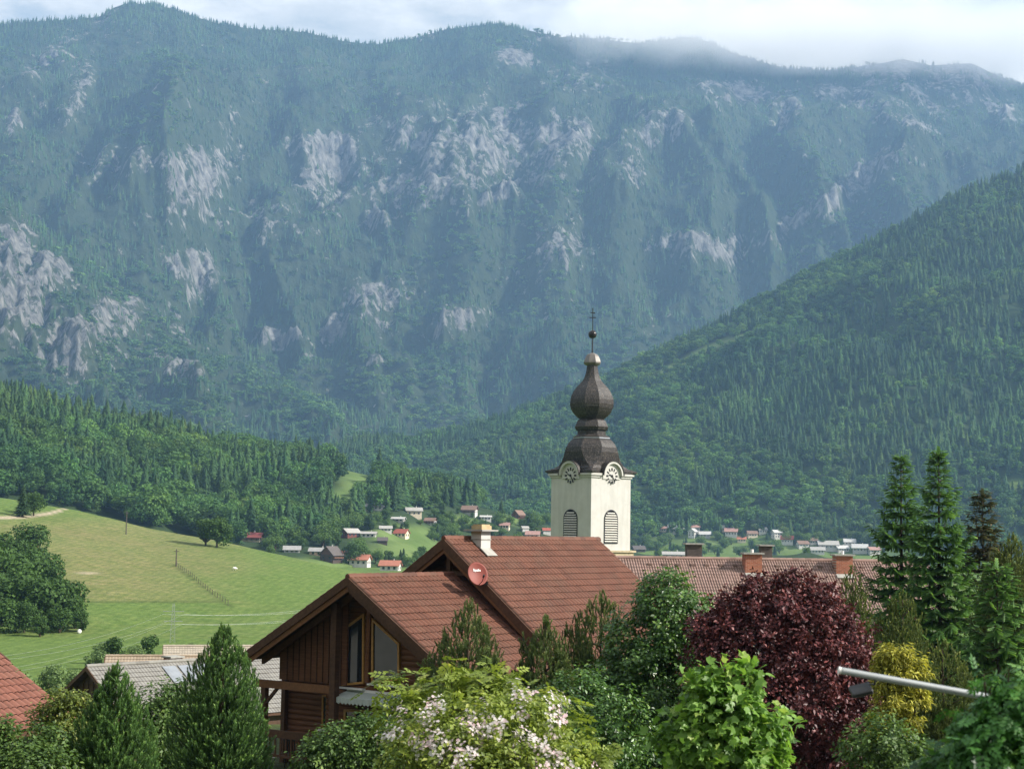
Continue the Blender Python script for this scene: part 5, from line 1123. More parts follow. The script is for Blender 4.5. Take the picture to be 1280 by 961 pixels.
for px, py, h, n in CLT:
    for i in range(int(n * 1.7)):
        kk = ['b0', 'b1', 'b2', 'b4', 'b1', 'c1'][tg.integers(0, 6)]
        put(kk, px + tg.normal(0, 11), py + tg.normal(0, 4), h * tg.uniform(.45, .95), LB4, GR4, r0=655, wf=1.15)
LB5 = 'small leafy tree among the houses on the valley floor right of the tower'; GR5 = 'valley floor trees'
for i in range(190):
    px = tg.uniform(786, 1108); py = tg.uniform(664, 697) if not (838 < px < 880 and tg.uniform() < .6) else tg.uniform(688, 698)
    put(['b0', 'b1', 'b3', 'b4', 'c1'][tg.integers(0, 5)], px, py, tg.uniform(10, 19), LB5, GR5, r0=1000, wf=1.25)
for k, o in list(PROT.items()):
    if k not in used:
        for c in list(o.children): bpy.data.objects.remove(c)
        bpy.data.objects.remove(o)
# ------------------------------------------------------------------ sandy lane wall, poles, pylon, wires, fence, bales
M_POLE = simple_mat('weathered_pole', (.10, .085, .07), .9, .1)
for px, py, h, lb in ((157.5, 668, 28, 'upper wooden power pole on the meadow crest'), (220, 708, 21, 'lower wooden power pole at the head of the fence line')):
    p, r = hit(px, py, 290); H = h * r / 2000; t = thing('power_pole', lb, 'pole', p)
    MB().tube([(0, 0, -.5), (0, 0, H)], [.20, .13], 8).build('mast', M_POLE, t); MB().bar((-.8, 0, H - .6), (.8, 0, H - .6), .12, .12).build('crossarm', M_POLE, t)
pp, rp = hit(215.5, 803, 255, fn=lambda x, y: np.maximum(near_ground(x, y), field_z(x, y))); HP = 47 * rp / 2000; azp = math.atan2(pp[0], pp[1])
pyl = thing('power_pylon', 'slim steel power pylon with two crossarms at the foot of the meadow', 'pylon', pp, -azp)
mb = MB()
for sx in (-1, 1):
    for sy in (-1, 1): mb.bar((sx * .42, sy * .42, 0), (sx * .14, sy * .14, HP), .06, .06, (0, 1, 0))
for k in range(9):
    z0 = HP * k / 9; z1 = HP * (k + 1) / 9; a = .42 - .28 * k / 9; b = .42 - .28 * (k + 1) / 9
    mb.bar((-a, -a, z0), (b, -b, z1), .03, .03, (0, 1, 0)); mb.bar((a, a, z0), (-b, b, z1), .03, .03, (0, 1, 0))
mb.build('mast', M_GALV, pyl)
arms = [(HP * .80, 1.75), (HP * .55, 1.55)]
for z, w_ in arms: MB().bar((-w_, 0, z), (w_, 0, z), .09, .09).build('crossarm', M_GALV, pyl)
cw, sw = math.cos(-azp), math.sin(-azp)
M_WIRE = simple_mat('aluminium_wire', (.42, .43, .44), .45, .5, .5, .05)
WGRP = 'power lines crossing below the meadow'
q2 = P(-190, 842, 150.0); q3 = P(520, 742, 330.0)
ends = [(-1.75, HP * .80), (1.75, HP * .80), (-1.55, HP * .55), (1.55, HP * .55)]
for i, (dx, z) in enumerate(ends):
    a = np.array([pp[0] + dx * cw, pp[1] + dx * sw, pp[2] + z - .5])
    for j, (q, sag) in enumerate(((q2, 2.2), (q3, 1.8))):
        b = q + np.array([dx * .9, 0, (z - HP * .68) * .9]); pts = [a + (b - a) * t - np.array([0, 0, 4 * sag * t * (1 - t)]) for t in np.linspace(0, 1, 25)]
        nm = ['left upper', 'right upper', 'left lower', 'right lower'][i]
        tag(MB().tube(pts, (.010 if j == 0 else .013), 5).build('power_line', M_WIRE), f'power line strung from the {nm} arm end of the pylon towards the {"left" if j == 0 else "right"}', 'power line', WGRP)
f0, _ = hit(221, 708, 290); f1, _ = hit(285, 757, 290)
fn_ = thing('field_fence', 'wooden post fence running down the meadow from the lower power pole', 'fence', f0)
for k in range(24):
    t = k / 23; x_, y_ = f0[0] + (f1[0] - f0[0]) * t, f0[1] + (f1[1] - f0[1]) * t; z_ = float(land_z(x_, y_))
    MB().tube([(x_ - f0[0], y_ - f0[1], z_ - f0[2] - .2), (x_ - f0[0], y_ - f0[1], z_ - f0[2] + 1.15)], .07, 5).build('post', M_POLE, fn_)
MB().tube([(f0[0] * 0, 0, .9)] + [(f0[0] + (f1[0] - f0[0]) * k / 12 - f0[0], f0[1] + (f1[1] - f0[1]) * k / 12 - f0[1], float(land_z(f0[0] + (f1[0] - f0[0]) * k / 12, f0[1] + (f1[1] - f0[1]) * k / 12)) - f0[2] + .9) for k in range(1, 13)], .02, 4).build('wire', M_POLE, fn_)
for px, py, lb in ((81, 786, 'white wrapped bale in the shade under the grove'), (99, 792, 'white wrapped bale in the sun beside the grove')):
    p, r = hit(px, py, 290); o = MB().lathe([(.3, -.62), (.58, -.6), (.64, -.5), (.65, 0), (.64, .5), (.58, .6), (.3, .62)], 16); o.v = [(x_, z_, y_ + .6) for x_, y_, z_ in o.v]
    o = o.build('silage_bale', vmat('bale_wrap', (.72, .72, .70), .45), None, True); o.location = p; o.scale = (.6, .6, .6); o.rotation_euler = (0, 0, R(20)); tag(o, lb, 'bale', 'silage bales')
p, r = hit(293, 713, 290)
sh = thing('sheep', 'single white sheep grazing on the meadow', 'sheep', p, R(20))
m_ = MB().lathe([(.02, -.55), (.22, -.5), (.33, -.3), (.36, 0), (.34, .3), (.24, .48), (.13, .56), (.15, .62), (.14, .76), (.06, .9), (.02, .92)], 12)
m_.v = [(z_, x_, y_ + .62 - (.35 * max(0, z_ - .5))) for x_, y_, z_ in m_.v]
for sx in (-.32, .32):
    for sy in (-.14, .14): m_.tube([(sx, sy, .02), (sx + .02, sy, .28), (sx, sy * .9, .5)], [.045, .05, .09], 6)
m_.build('body', vmat('fleece', (.74, .71, .64), .95), sh, True)
# ------------------------------------------------------------------ near vegetation, leaf by leaf
def norm(a): return a / np.maximum(np.linalg.norm(a, axis=-1, keepdims=True), 1e-9)
def frames(tip, nrm):
    """(N,3,3): columns = side, tip direction, blade normal"""
    y = norm(tip); x = norm(np.cross(y, nrm)); z = np.cross(x, y); return np.stack([x, y, z], -1)
def scatter(tv, tf, T, Rm, s):
    """copies of a small shape (tv, tf) at T with frames Rm and sizes s, as one vertex and face array"""
    N = len(T); V = T[:, None, :] + s[:, None, None] * np.einsum('nij,vj->nvi', Rm, tv)
    Fc = (tf[None] + (np.arange(N) * len(tv))[:, None, None]).reshape(-1, tf.shape[1]); return V.reshape(-1, 3), Fc
LEAF = (np.array([(0, 0, 0), (-.30, .45, .07), (0, 1, -.08), (.30, .45, .07)]), np.array([(0, 3, 2), (0, 2, 1)]))
LANCE = (np.array([(0, 0, 0), (-.15, .4, .05), (0, 1, -.16), (.15, .4, .05)]), np.array([(0, 3, 2), (0, 2, 1)]))
_m = [(0, 0, 0), (.22, .02, .03), (.50, .16, .02), (.42, .34, .05), (.56, .62, -.02), (.28, .62, .06), (.16, .80, .04), (0, 1.08, -.08), (-.16, .80, .04), (-.28, .62, .06), (-.56, .62, -.02), (-.42, .34, .05), (-.50, .16, .02), (-.22, .02, .03), (0, .4, -.03)]
MAPLE = (np.array(_m), np.array([(14, i, i + 1) for i in range(0, 13)] + [(14, 13, 0)]))
def pinnate():
    V = []; Fs = []
    for k, (y, sd) in enumerate([(.18, 1), (.18, -1), (.45, 1), (.45, -1), (.70, 1), (.70, -1), (.8, 0)]):
        d = np.array([sd * .85, .55 if sd else 1, -.12]); d /= np.linalg.norm(d); q = np.array([d[1], -d[0], 0]); L = .42; p = np.array([0, y, -.05 * y]); o = len(V)
        V += [p, p + d * L * .45 + q * .12, p + d * L, p + d * L * .45 - q * .12]; Fs += [(o, o + 1, o + 2), (o, o + 2, o + 3)]
    return np.array(V), np.array(Fs)
PINN = pinnate()
def needles(n, L, w, ang, seed, tiers=True):
    """bottlebrush shoot along +y, unit length"""
    g = np.random.default_rng(seed); V = []; Fs = []; T = []
    for i in range(n):
        t = (i + .5) / n; a = i * 2.4 + g.normal(0, .2); d = np.array([math.cos(a) * math.sin(ang), math.cos(ang), math.sin(a) * math.sin(ang)]); p = np.array([0, t * .92, 0]); l = L * (1 - .35 * t) * g.uniform(.8, 1.15)
        q = np.cross(d, [0, 1, 0]); q /= np.linalg.norm(q); o = len(V); V += [p - q * w / 2, p + q * w / 2, p + d * l]; Fs.append((o, o + 1, o + 2)); T += [.25 + .55 * t, .25 + .55 * t, .45 + .55 * t]
    return np.array(V), np.array(Fs), np.array(T)
class Blob:
    def __init__(s, c, r): s.c = np.array(c, float); s.r = np.array(r, float)
def clumps(blobs, n, g, shell=.75, bump=.2, fr=1.6, seed=0):
    w = np.array([(b.r[0] * b.r[1] * b.r[2]) ** (2 / 3) for b in blobs]); k = g.choice(len(blobs), n, p=w / w.sum())
    d = norm(g.normal(size=(n, 3))); C = np.array([b.c for b in blobs])[k]; Rr = np.array([b.r for b in blobs])[k]
    f = np.where(g.uniform(size=n) < shell, g.uniform(.82, 1.06, n), g.uniform(.25, .85, n))
    f = f * (1 + bump * pn(d[:, 0] * fr + k * 3.1 + d[:, 2], d[:, 1] * fr + d[:, 2] * fr, seed) + bump * .5 * pn(d[:, 0] * fr * 2.7 + k, d[:, 2] * fr * 2.7, seed + 1))
    return C + d * Rr * f[:, None], norm(d / Rr), k
def leaf_cloud(cl, dn, per, crad, size, shape, g, up=.5, out_=.55, rnd=.6, droop=.25, svar=.3, tvar=.2):
    N = len(cl) * per; c = np.repeat(cl, per, 0); d = np.repeat(dn, per, 0)
    T = c + g.normal(0, crad * .55, (N, 3)); n = norm(out_ * d + np.array([0, 0, up]) + rnd * norm(g.normal(size=(N, 3))))
    t = norm(norm(T - c) * .6 + .5 * d + g.normal(0, .5, (N, 3)) - np.array([0, 0, droop])); t = t - n * (t * n).sum(1, keepdims=True)
    s = size * g.uniform(1 - svar, 1 + svar, N); V, Fc = scatter(shape[0], shape[1], T, frames(t, n), s)
    base = np.repeat(g.uniform(.25, .75, len(cl)), per) + g.normal(0, tvar, N); return V, Fc, np.repeat(np.clip(base, 0, 1), len(shape[0])), T
def limbs(base, blobs, cl, g, r0, n=26, top=.55):
    mb = MB(); b = np.array(base, float); cen = sum(x.c for x in blobs) / len(blobs); top_ = b * (1 - top) + cen * top
    mb.tube([b - [0, 0, .3], b + (top_ - b) * .5 + g.normal(0, .04, 3), top_], [r0, r0 * .8, r0 * .5], 9)
    for x in blobs: mb.tube([b + (top_ - b) * g.uniform(.5, .95), (top_ + x.c) / 2 + g.normal(0, .08, 3), x.c + g.normal(0, .08, 3)], [r0 * .5, r0 * .35, r0 * .18], 7)
    for i in g.choice(len(cl), min(n, len(cl)), replace=False):
        x = min(blobs, key=lambda q: np.linalg.norm(q.c - cl[i])); mb.tube([x.c * .8 + top_ * .2, (x.c + cl[i]) / 2 + g.normal(0, .06, 3), cl[i]], [r0 * .22, r0 * .14, r0 * .05], 5)
    return mb
def gz(x, y): return float(near_ground(np.array(x), np.array(y)))
def leafy(name, label, cat, px, D, blobs_px, ncl, per, crad, size, shape, mat, seed, shell=.75, bump=.2, fr=1.6, rnd=.6, up=.5, out_=.55, droop=.25, r0=.12, extra=None, tvar=.2):
    """a bush or tree whose crown lobes are given as (px, py, half width px, half height px, depth offset m) at distance D"""
    g = np.random.default_rng(seed); b0 = P(px, 900, D); z0 = gz(b0[0], b0[1]); root = thing(name, label, cat, (b0[0], b0[1], z0))
    o = np.array([b0[0], b0[1], z0]); bl = []
    for (x, y, hw, hh, dd) in blobs_px:
        sc = (D + dd) / F; c = P(x, y, D + dd) - o; bl.append(Blob(c, (hw * sc, .5 * (hw + hh) * sc * .95, hh * sc)))
    cl, dn, k = clumps(bl, ncl, g, shell, bump, fr, seed)
    ok = cl[:, 2] > .1; cl, dn = cl[ok], dn[ok]
    V, Fc, t, T = leaf_cloud(cl, dn, per, crad, size, shape, g, up, out_, rnd, droop, tvar=tvar)
    cr = np_obj('crown', V, Fc, mat, root, attrs={'tint': ('FLOAT', t)})
    limbs((0, 0, 0), bl, cl, g, r0).build('trunk', M_BARK, root)
    if extra: extra(root, cl, dn, g)
    return root
def shoot_tree(name, label, px, py_top, D, half_px, seed, mat, prof, nsh, shoot, slen, lean=.55, up=.8, r0=.11, core=.45, jit=.08, py_bot=None, lobes=6, lob=.22):
    """upright conifer built of bottlebrush shoots over a lobed cone"""
    g = np.random.default_rng(seed); top = P(px, py_top, D); z0 = gz(top[0], top[1]); H = float(top[2]) - z0; root = thing(name, label, 'conifer', (top[0], top[1], z0)); rmax = half_px * D / F
    # several leaders: each an elongated lobe with its own tip
    tips = [(0, 0, 1.0, 1.0)]
    for i in range(lobes):
        a = g.uniform(0, 6.28); q = g.uniform(.3, .62); tips.append((q * math.cos(a) * rmax, q * math.sin(a) * rmax, g.uniform(.62, .93), g.uniform(.35, .55)))
    T = []; Dn = []
    w = np.array([t[2] * t[3] for t in tips]); w[0] *= 1.4; kk = g.choice(len(tips), nsh, p=w / w.sum())
    hh = 1 - g.uniform(0, 1, nsh) ** .62; a = g.uniform(0, 6.28, nsh)
    for i in range(nsh):
        tx, ty_, tz_, tr = tips[kk[i]]; h = hh[i] * tz_; rel = hh[i]; r = rmax * tr * np.interp(rel, [p[0] for p in prof], [p[1] for p in prof])
        f = 1 + lob * math.sin(3 * a[i] + 7 * rel + kk[i]) * .5 + g.normal(0, jit)
        if g.uniform() < core: f *= g.uniform(.35, .85)
        sh = min(1, rel * 1.2)
        T.append((tx * sh + r * f * math.cos(a[i]), ty_ * sh + r * f * math.sin(a[i]), h * H)); Dn.append((math.cos(a[i]), math.sin(a[i]), 0))
    T = np.array(T); Dn = np.array(Dn); ok = T[:, 2] > .05 * H; T, Dn, rel = T[ok], Dn[ok], hh[ok]
    tip = norm(Dn * lean * (1.05 - rel[:, None]) * 1.4 + np.array([0, 0, up]) + g.normal(0, .22, T.shape)); s = slen * g.uniform(.7, 1.25, len(T))
    V, Fc = scatter(shoot[0], shoot[1], T - tip * s[:, None] * .6, frames(tip, norm(g.normal(size=T.shape))), s)
    t = np.clip(np.tile(shoot[2], len(T)) * np.repeat(g.uniform(.55, 1.15, len(T)), len(shoot[0])), 0, 1)
    np_obj('crown', V, Fc, mat, root, attrs={'tint': ('FLOAT', t)})
    mb = MB().tube([(0, 0, -.3), (0, 0, H * .5), (0, 0, H * .96)], [r0, r0 * .6, .012], 8)
    for i in g.choice(len(T), 40, replace=False): mb.tube([(0, 0, max(.1, T[i][2] - .35)), tuple(T[i] * np.array([.6, .6, 1]) - [0, 0, .15]), tuple(T[i])], [.03, .022, .008], 5)
    mb.build('trunk', M_BARK, root); return root
def spruce(name, label, px, py_top, D, seed, mat, spread, whorl=.50, twig=None, density=1.0, tilt=0.0, bare=.0):
    g = np.random.default_rng(seed); top = P(px, py_top, D); z0 = gz(top[0], top[1]); H = float(top[2]) - z0; root = thing(name, label, 'spruce', (top[0], top[1], z0))
    T = []; Y = []; S = []; mb = MB().tube([(0, 0, -.3), (0, 0, H * .5), (0, 0, H - .1)], [.010 * H, .007 * H, .012], 9)
    z = H - .25; k = 0
    T.append((0, 0, H - .45)); Y.append((0, 0, 1)); S.append(.5)
    while z > .6:
        dep = H - z; L = spread(dep) * g.uniform(.85, 1.1); nb = int(g.integers(5, 8) * density) + (1 if dep > 2 else 0); a0 = g.uniform(0, 6.28)
        for b in range(nb):
            a = a0 + 2 * math.pi * b / nb + g.normal(0, .15); l = L * g.uniform(.72, 1.12); up0 = .55 - .75 * min(1, dep / 5.5) + g.normal(0, .07)
            d = np.array([math.cos(a), math.sin(a), 0]); sd = np.array([-d[1], d[0], 0]); zb = z + g.normal(0, .05); pts = []
            for i in range(6):
                t = i / 5; pts.append(np.array([0, 0, zb]) + d * l * t + np.array([0, 0, l * (up0 * t - .38 * t * (1 - t) * 1.1 + .20 * t ** 3)]))
            if l > .25: mb.tube(pts, [.020 + .008 * l, .018, .015, .012, .009, .005], 4, False)
            m = max(4, int(l / .12))
            for i in range(m):
                t = .18 + .82 * (i + g.uniform(.2, .8)) / m; q = pts[0] + d * l * t; f = min(4.999, t * 5); i0 = int(f); q = pts[i0] + (pts[i0 + 1] - pts[i0]) * (f - i0)
                for sgn in (-1, 1):
                    T.append(q); Y.append(d * .62 + sd * sgn * (.95 - .35 * t) + np.array([0, 0, -.28 + .3 * up0])); S.append(.16 + .34 * min(1, l) * (1 - t * .72) * g.uniform(.8, 1.2))
                if g.uniform() < .5: T.append(q); Y.append(d * .3 + np.array([0, 0, -.9]) + g.normal(0, .2, 3)); S.append(.22 * min(1, l) + .06)
            T.append(pts[-1] - d * .14); Y.append(d + np.array([0, 0, .12])); S.append(.26)
        z -= whorl * g.uniform(.75, 1.2) * (.55 + .45 * min(1, dep / 3)); k += 1
    T = np.array(T); Y = norm(np.array(Y)); S = np.array(S) * 1.27; tw = twig
    V, Fc = scatter(tw[0], tw[1], T, frames(Y, norm(g.normal(size=T.shape) * .35 + np.array([0, 0, 1]))), S)
    t = np.clip(np.tile(tw[2], len(T)) * np.repeat(g.uniform(.5, 1.2, len(T)), len(tw[0])), 0, 1)
    np_obj('crown', V, Fc, mat, root, attrs={'tint': ('FLOAT', t)}); mb.build('trunk', M_BARK, root); return root
M_PINE = leaf_mat('dark_pine_needles', (.016, .042, .015), (.095, .185, .045), .18, .55, .3, third=(.22, .33, .08))
M_PINE2 = leaf_mat('olive_pine_needles', (.020, .042, .015), (.105, .15, .042), .18, .55, .3, third=(.21, .22, .075))
M_SPRUCE = leaf_mat('spruce_needles', (.020, .060, .022), (.125, .25, .062), .35, .55, .3, third=(.27, .40, .10))
M_SPRUCE_R = leaf_mat('rusty_spruce_needles', (.030, .036, .018), (.10, .105, .040), .15, .6, .25, third=(.30, .16, .08))
M_CYP = leaf_mat('olive_cypress', (.036, .058, .020), (.120, .155, .042), .2, .6, .25, third=(.25, .26, .08))
M_GOLD = leaf_mat('golden_cypress', (.08, .11, .025), (.40, .37, .06), .35, .6, .25, third=(.66, .58, .13))
M_PLUM = leaf_mat('purple_plum_leaves', (.026, .008, .010), (.105, .029, .031), .15, .48, .32, third=(.24, .075, .07))
M_IVY = leaf_mat('glossy_green_leaves', (.018, .050, .012), (.070, .150, .028), .28, .38, .5, third=(.17, .26, .05))
M_MAPLE = leaf_mat('fresh_maple_leaves', (.07, .155, .026), (.17, .30, .055), .42, .45, .4, third=(.31, .40, .11))
M_LIME = leaf_mat('yellow_green_leaves', (.075, .115, .020), (.22, .28, .05), .4, .5, .35, third=(.34, .36, .09))
M_LIME2 = leaf_mat('olive_yellow_leaves', (.05, .08, .016), (.14, .18, .035), .35, .5, .35, third=(.26, .27, .07))
M_GREEN = leaf_mat('garden_leaves', (.028, .062, .014), (.085, .150, .032), .32, .5, .35, third=(.15, .22, .05))
M_ASH = leaf_mat('deep_green_leaves', (.016, .062, .012), (.055, .160, .028), .3, .45, .35, third=(.13, .26, .05))
M_PETAL = None
m, nt = new_mat('pale_pink_petals'); c = ramp(nt, attr(nt, 'tint'), [(0, (.62, .42, .46)), (.4, (.74, .64, .64)), (1, (.82, .79, .77))]).outputs[0]
b = principled(nt, c, .7, .2); tr = nd(nt, 'ShaderNodeBsdfTranslucent'); lk(nt, c, tr.inputs[0]); mx = nd(nt, 'ShaderNodeMixShader'); mx.inputs[0].default_value = .3; lk(nt, b, mx.inputs[1]); lk(nt, tr.outputs[0], mx.inputs[2]); out(nt, mx.outputs[0]); M_PETAL = m
SH_PINE = needles(30, .36, .085, .60, 1); SH_SHORT = needles(16, .30, .10, .55, 2); SH_CYP = needles(22, .28, .12, .45, 3)
def twig_shape(seed):
    """flat spruce spray: axis along +y with needles on both sides and above"""
    g = np.random.default_rng(seed); V = []; Fs = []; T = []
    for i in range(26):
        t = (i + .5) / 26; sd = [-1, 1, .25, -.25][i % 4]; d = np.array([sd * .8, .75, .38 if abs(sd) < .5 else .08]); d /= np.linalg.norm(d); p = np.array([0, t, 0]); l = .30 * (1 - .45 * t) * g.uniform(.8, 1.2); q = np.cross(d, [0, 0, 1.0]) ; q = q / np.linalg.norm(q); o = len(V)
        V += [p - q * .085, p + q * .085, p + d * l]; Fs.append((o, o + 1, o + 2)); T += [.2 + .5 * t, .2 + .5 * t, .4 + .6 * t]
    return np.array(V), np.array(Fs), np.array(T)
TW = twig_shape(4)
CONE = [(0, .95), (.4, 1), (.55, .94), (.68, .8), (.8, .56), (.9, .32), (1, .05)]
COL = [(0, .95), (.3, 1), (.6, .9), (.8, .66), (.93, .34), (1, .05)]
# conifers on the left, in front of and beside the house
shoot_tree('pine_tree', 'bushy dark green pine in front of the grey barn', 146, 830, 37, 60, 1, M_PINE, CONE, 9500, SH_PINE, .26)
shoot_tree('pine_tree', 'tall dark pine standing against the left corner of the timber house', 280, 781, 46, 56, 2, M_PINE, CONE, 11000, SH_PINE, .27)
shoot_tree('pine_tree', 'pointed olive green pine before the low roof of the timber house', 586, 750, 45, 66, 3, M_PINE2, CONE, 7500, SH_PINE, .28)
shoot_tree('pine_tree', 'slim dark pine between the pointed pine and the wide topped one', 682, 771, 44, 52, 4, M_PINE2, CONE, 5500, SH_PINE, .28, lobes=5)
shoot_tree('pine_tree', 'loose topped pine just left of the round green tree', 752, 741, 47, 60, 5, M_PINE2, COL, 7500, SH_PINE, .30, lobes=9, lob=.3)
# spruces and cypresses on the right
spruce('spruce_tree', 'dark spruce, leftmost of the tall spruces on the right', 1126, 569, 76, 11, M_SPRUCE, lambda d: min(2.7, .18 + .36 * d ** .85), twig=TW)
spruce('spruce_tree', 'tallest bright green spruce in the middle of the tall spruces', 1173, 564, 70, 12, M_SPRUCE, lambda d: min(2.4, .18 + .33 * d ** .85), twig=TW)
spruce('spruce_tree', 'spruce with a rusty cone laden top, right of the tallest one', 1228, 616, 72, 13, M_SPRUCE_R, lambda d: min(2.6, .2 + .40 * d ** .8), twig=TW)
spruce('spruce_tree', 'soft green young spruce below the rusty topped one', 1246, 705, 58, 14, M_SPRUCE, lambda d: min(2.6, .2 + .50 * d ** .85), twig=TW)
shoot_tree('cypress_tree', 'narrow olive cypress nearest the right end of the plum tree', 1066, 706, 52, 34, 21, M_CYP, COL, 4200, SH_CYP, .30, lobes=5)
shoot_tree('cypress_tree', 'broad olive cypress below the leftmost spruce', 1128, 738, 50, 46, 22, M_CYP, COL, 5600, SH_CYP, .32, lobes=7)
shoot_tree('cypress_tree', 'dark cypress filling the gap under the tallest spruce', 1178, 800, 47, 56, 23, M_CYP, COL, 5600, SH_CYP, .30, lobes=7)
shoot_tree('cypress_tree', 'olive cypress at the right edge behind the soft green spruce', 1264, 668, 62, 48, 24, M_CYP, COL, 12000, SH_CYP, .34, lobes=5)
shoot_tree('cypress_tree', 'slender cypress cut by the right edge of the view', 1288, 684, 64, 42, 25, M_CYP, COL, 11000, SH_CYP, .34, lobes=4)
# round tree, plum, golden cypress, maple
leafy('broadleaf_tree', 'round glossy green tree standing between the tiled roofs and the purple plum', 'tree', 830, 45, [(836, 778, 50, 58, 0), (805, 815, 52, 60, .2), (862, 800, 34, 60, .3), (790, 880, 56, 70, -.2), (845, 890, 50, 70, 0), (810, 950, 60, 60, .2), (832, 745, 34, 30, .2)], 1400, 25, .175, .12, LEAF, M_IVY, 31, bump=.26, r0=.16)
leafy('plum_tree', 'purple leaved plum tree with a broad dark crown', 'tree', 975, 42, [(972, 800, 64, 66, .3), (1062, 850, 34, 40, .1), (1078, 900, 26, 34, 0), (1060, 800, 28, 30, .2), (912, 768, 24, 22, .3), (990, 742, 26, 20, .4), (1022, 750, 26, 24, .3), (940, 738, 9, 18, .3), (987, 728, 9, 16, .4), (1012, 732, 9, 18, .2), (1062, 778, 10, 18, .1), (900, 766, 9, 18, .2), (968, 736, 8, 16, .3), (1082, 846, 12, 14, 0), (1038, 745, 8, 16, .3), (1090, 880, 12, 16, 0), (952, 742, 20, 18, .4), (880, 790, 22, 18, .2), (930, 815, 54, 58, 0), (1025, 815, 52, 66, 0), (1000, 770, 50, 44, .4), (945, 768, 44, 38, .5), (905, 800, 36, 36, .1), (970, 890, 80, 80, -.3), (1035, 890, 56, 76, -.2), (1050, 940, 46, 50, -.3), (900, 870, 40, 60, .3)], 1750, 30, .175, .115, LEAF, M_PLUM, 32, shell=.85, bump=.5, fr=2.2, r0=.15, up=.35, rnd=.85)
g_ = [(1118, 818, 22, 12, 0), (1140, 828, 14, 9, 0), (1106, 832, 12, 14, 0), (1150, 842, 9, 7, 0), (1128, 846, 18, 10, -.1), (1108, 860, 14, 12, 0), (1146, 868, 16, 9, -.1), (1122, 878, 18, 11, -.1), (1104, 895, 14, 14, 0), (1136, 900, 14, 10, 0), (1118, 920, 18, 14, 0), (1100, 930, 16, 18, 0)]
leafy('golden_cypress', 'golden yellow cypress beside the purple plum', 'conifer', 1118, 38, g_, 330, 26, .11, .13, LANCE, M_GOLD, 33, bump=.55, fr=3.0, droop=.6, up=.7, r0=.06)
leafy('shrub', 'grey green shrub under the golden cypress', 'shrub', 1105, 36, [(1100, 945, 44, 50, 0), (1140, 965, 40, 40, .3)], 380, 20, .16, .11, LEAF, M_GREEN, 34, r0=.05)
leafy('maple_tree', 'fresh bright green young maple in front of the purple plum', 'tree', 905, 22, [(905, 910, 48, 56, 0), (872, 925, 34, 38, -.1), (938, 920, 34, 40, 0), (900, 868, 34, 24, .1), (925, 872, 28, 20, 0), (860, 912, 26, 24, 0), (836, 926, 16, 14, 0), (966, 928, 22, 18, 0), (984, 912, 8, 12, 0), (878, 846, 16, 10, 0), (932, 842, 13, 11, 0), (906, 836, 10, 7, 0), (910, 965, 70, 50, 0)], 300, 15, .13, .11, MAPLE, M_MAPLE, 35, bump=.42, fr=2.4, up=.55, rnd=.75, droop=.45, r0=.06)
# flowering bush with the paler climber arching over it
def blossoms(root, cl, dn, g):
    sel = np.nonzero((dn[:, 1] < .35) & (g.uniform(size=len(cl)) < .74) & (fbm(cl[:, 0] * 1.9, cl[:, 2] * 1.9 + cl[:, 1], 2, 91) > .04))[0]
    c = cl[sel] + dn[sel] * .09; n = dn[sel]; per = 20; N = len(c) * per; T = np.repeat(c, per, 0) + g.normal(0, .062, (N, 3)); nn = norm(np.repeat(n, per, 0) + np.array([0, -.2, .3]) + .6 * norm(g.normal(size=(N, 3))))
    V0 = []; F0 = []
    for k in range(5):
        a = 2 * math.pi * k / 5; V0 += [(0, 0, 0), (.5 * math.cos(a - .5), .5 * math.sin(a - .5), .12), (.62 * math.cos(a), .62 * math.sin(a), .06), (.5 * math.cos(a + .5), .5 * math.sin(a + .5), .12)]; F0.append((4 * k, 4 * k + 1, 4 * k + 2, 4 * k + 3))
    tq = norm(g.normal(size=(N, 3))); V, Fc = scatter(np.array(V0), np.array(F0), T, frames(tq - nn * (tq * nn).sum(1, keepdims=True), nn), g.uniform(.034, .054, N))
    np_obj('blossoms', V, Fc, M_PETAL, root, attrs={'tint': ('FLOAT', np.repeat(np.clip(np.repeat(g.uniform(.1, .9, len(c)), per) + g.normal(0, .2, N), 0, 1), 20))})
leafy('flowering_shrub', 'rose bush covered with pale pink and white blossoms in front of the timber house', 'shrub', 610, 27, [(585, 905, 60, 46, 0), (545, 925, 62, 46, -.2), (640, 920, 66, 50, .1), (600, 965, 96, 56, -.4), (690, 965, 50, 46, 0), (510, 950, 40, 34, -.2), (660, 890, 40, 30, .2)], 800, 11, .13, .095, LEAF, M_LIME, 36, bump=.24, r0=.05, extra=blossoms)
leafy('climbing_shrub', 'yellow green creeper arching over the blossoms towards the windows', 'shrub', 600, 29, [(590, 866, 50, 20, 0), (545, 862, 34, 20, 0), (640, 872, 44, 20, 0), (520, 882, 26, 18, -.2), (560, 836, 22, 8, 0), (500, 842, 22, 5, 0), (474, 856, 22, 5, -.1), (615, 850, 26, 16, 0), (520, 900, 40, 22, 0), (700, 905, 36, 16, .1), (735, 935, 28, 14, .1), (680, 880, 30, 16, .2)], 160, 6, .16, .27, PINN, M_LIME, 37, bump=.3, droop=.4, up=.65, r0=.04)
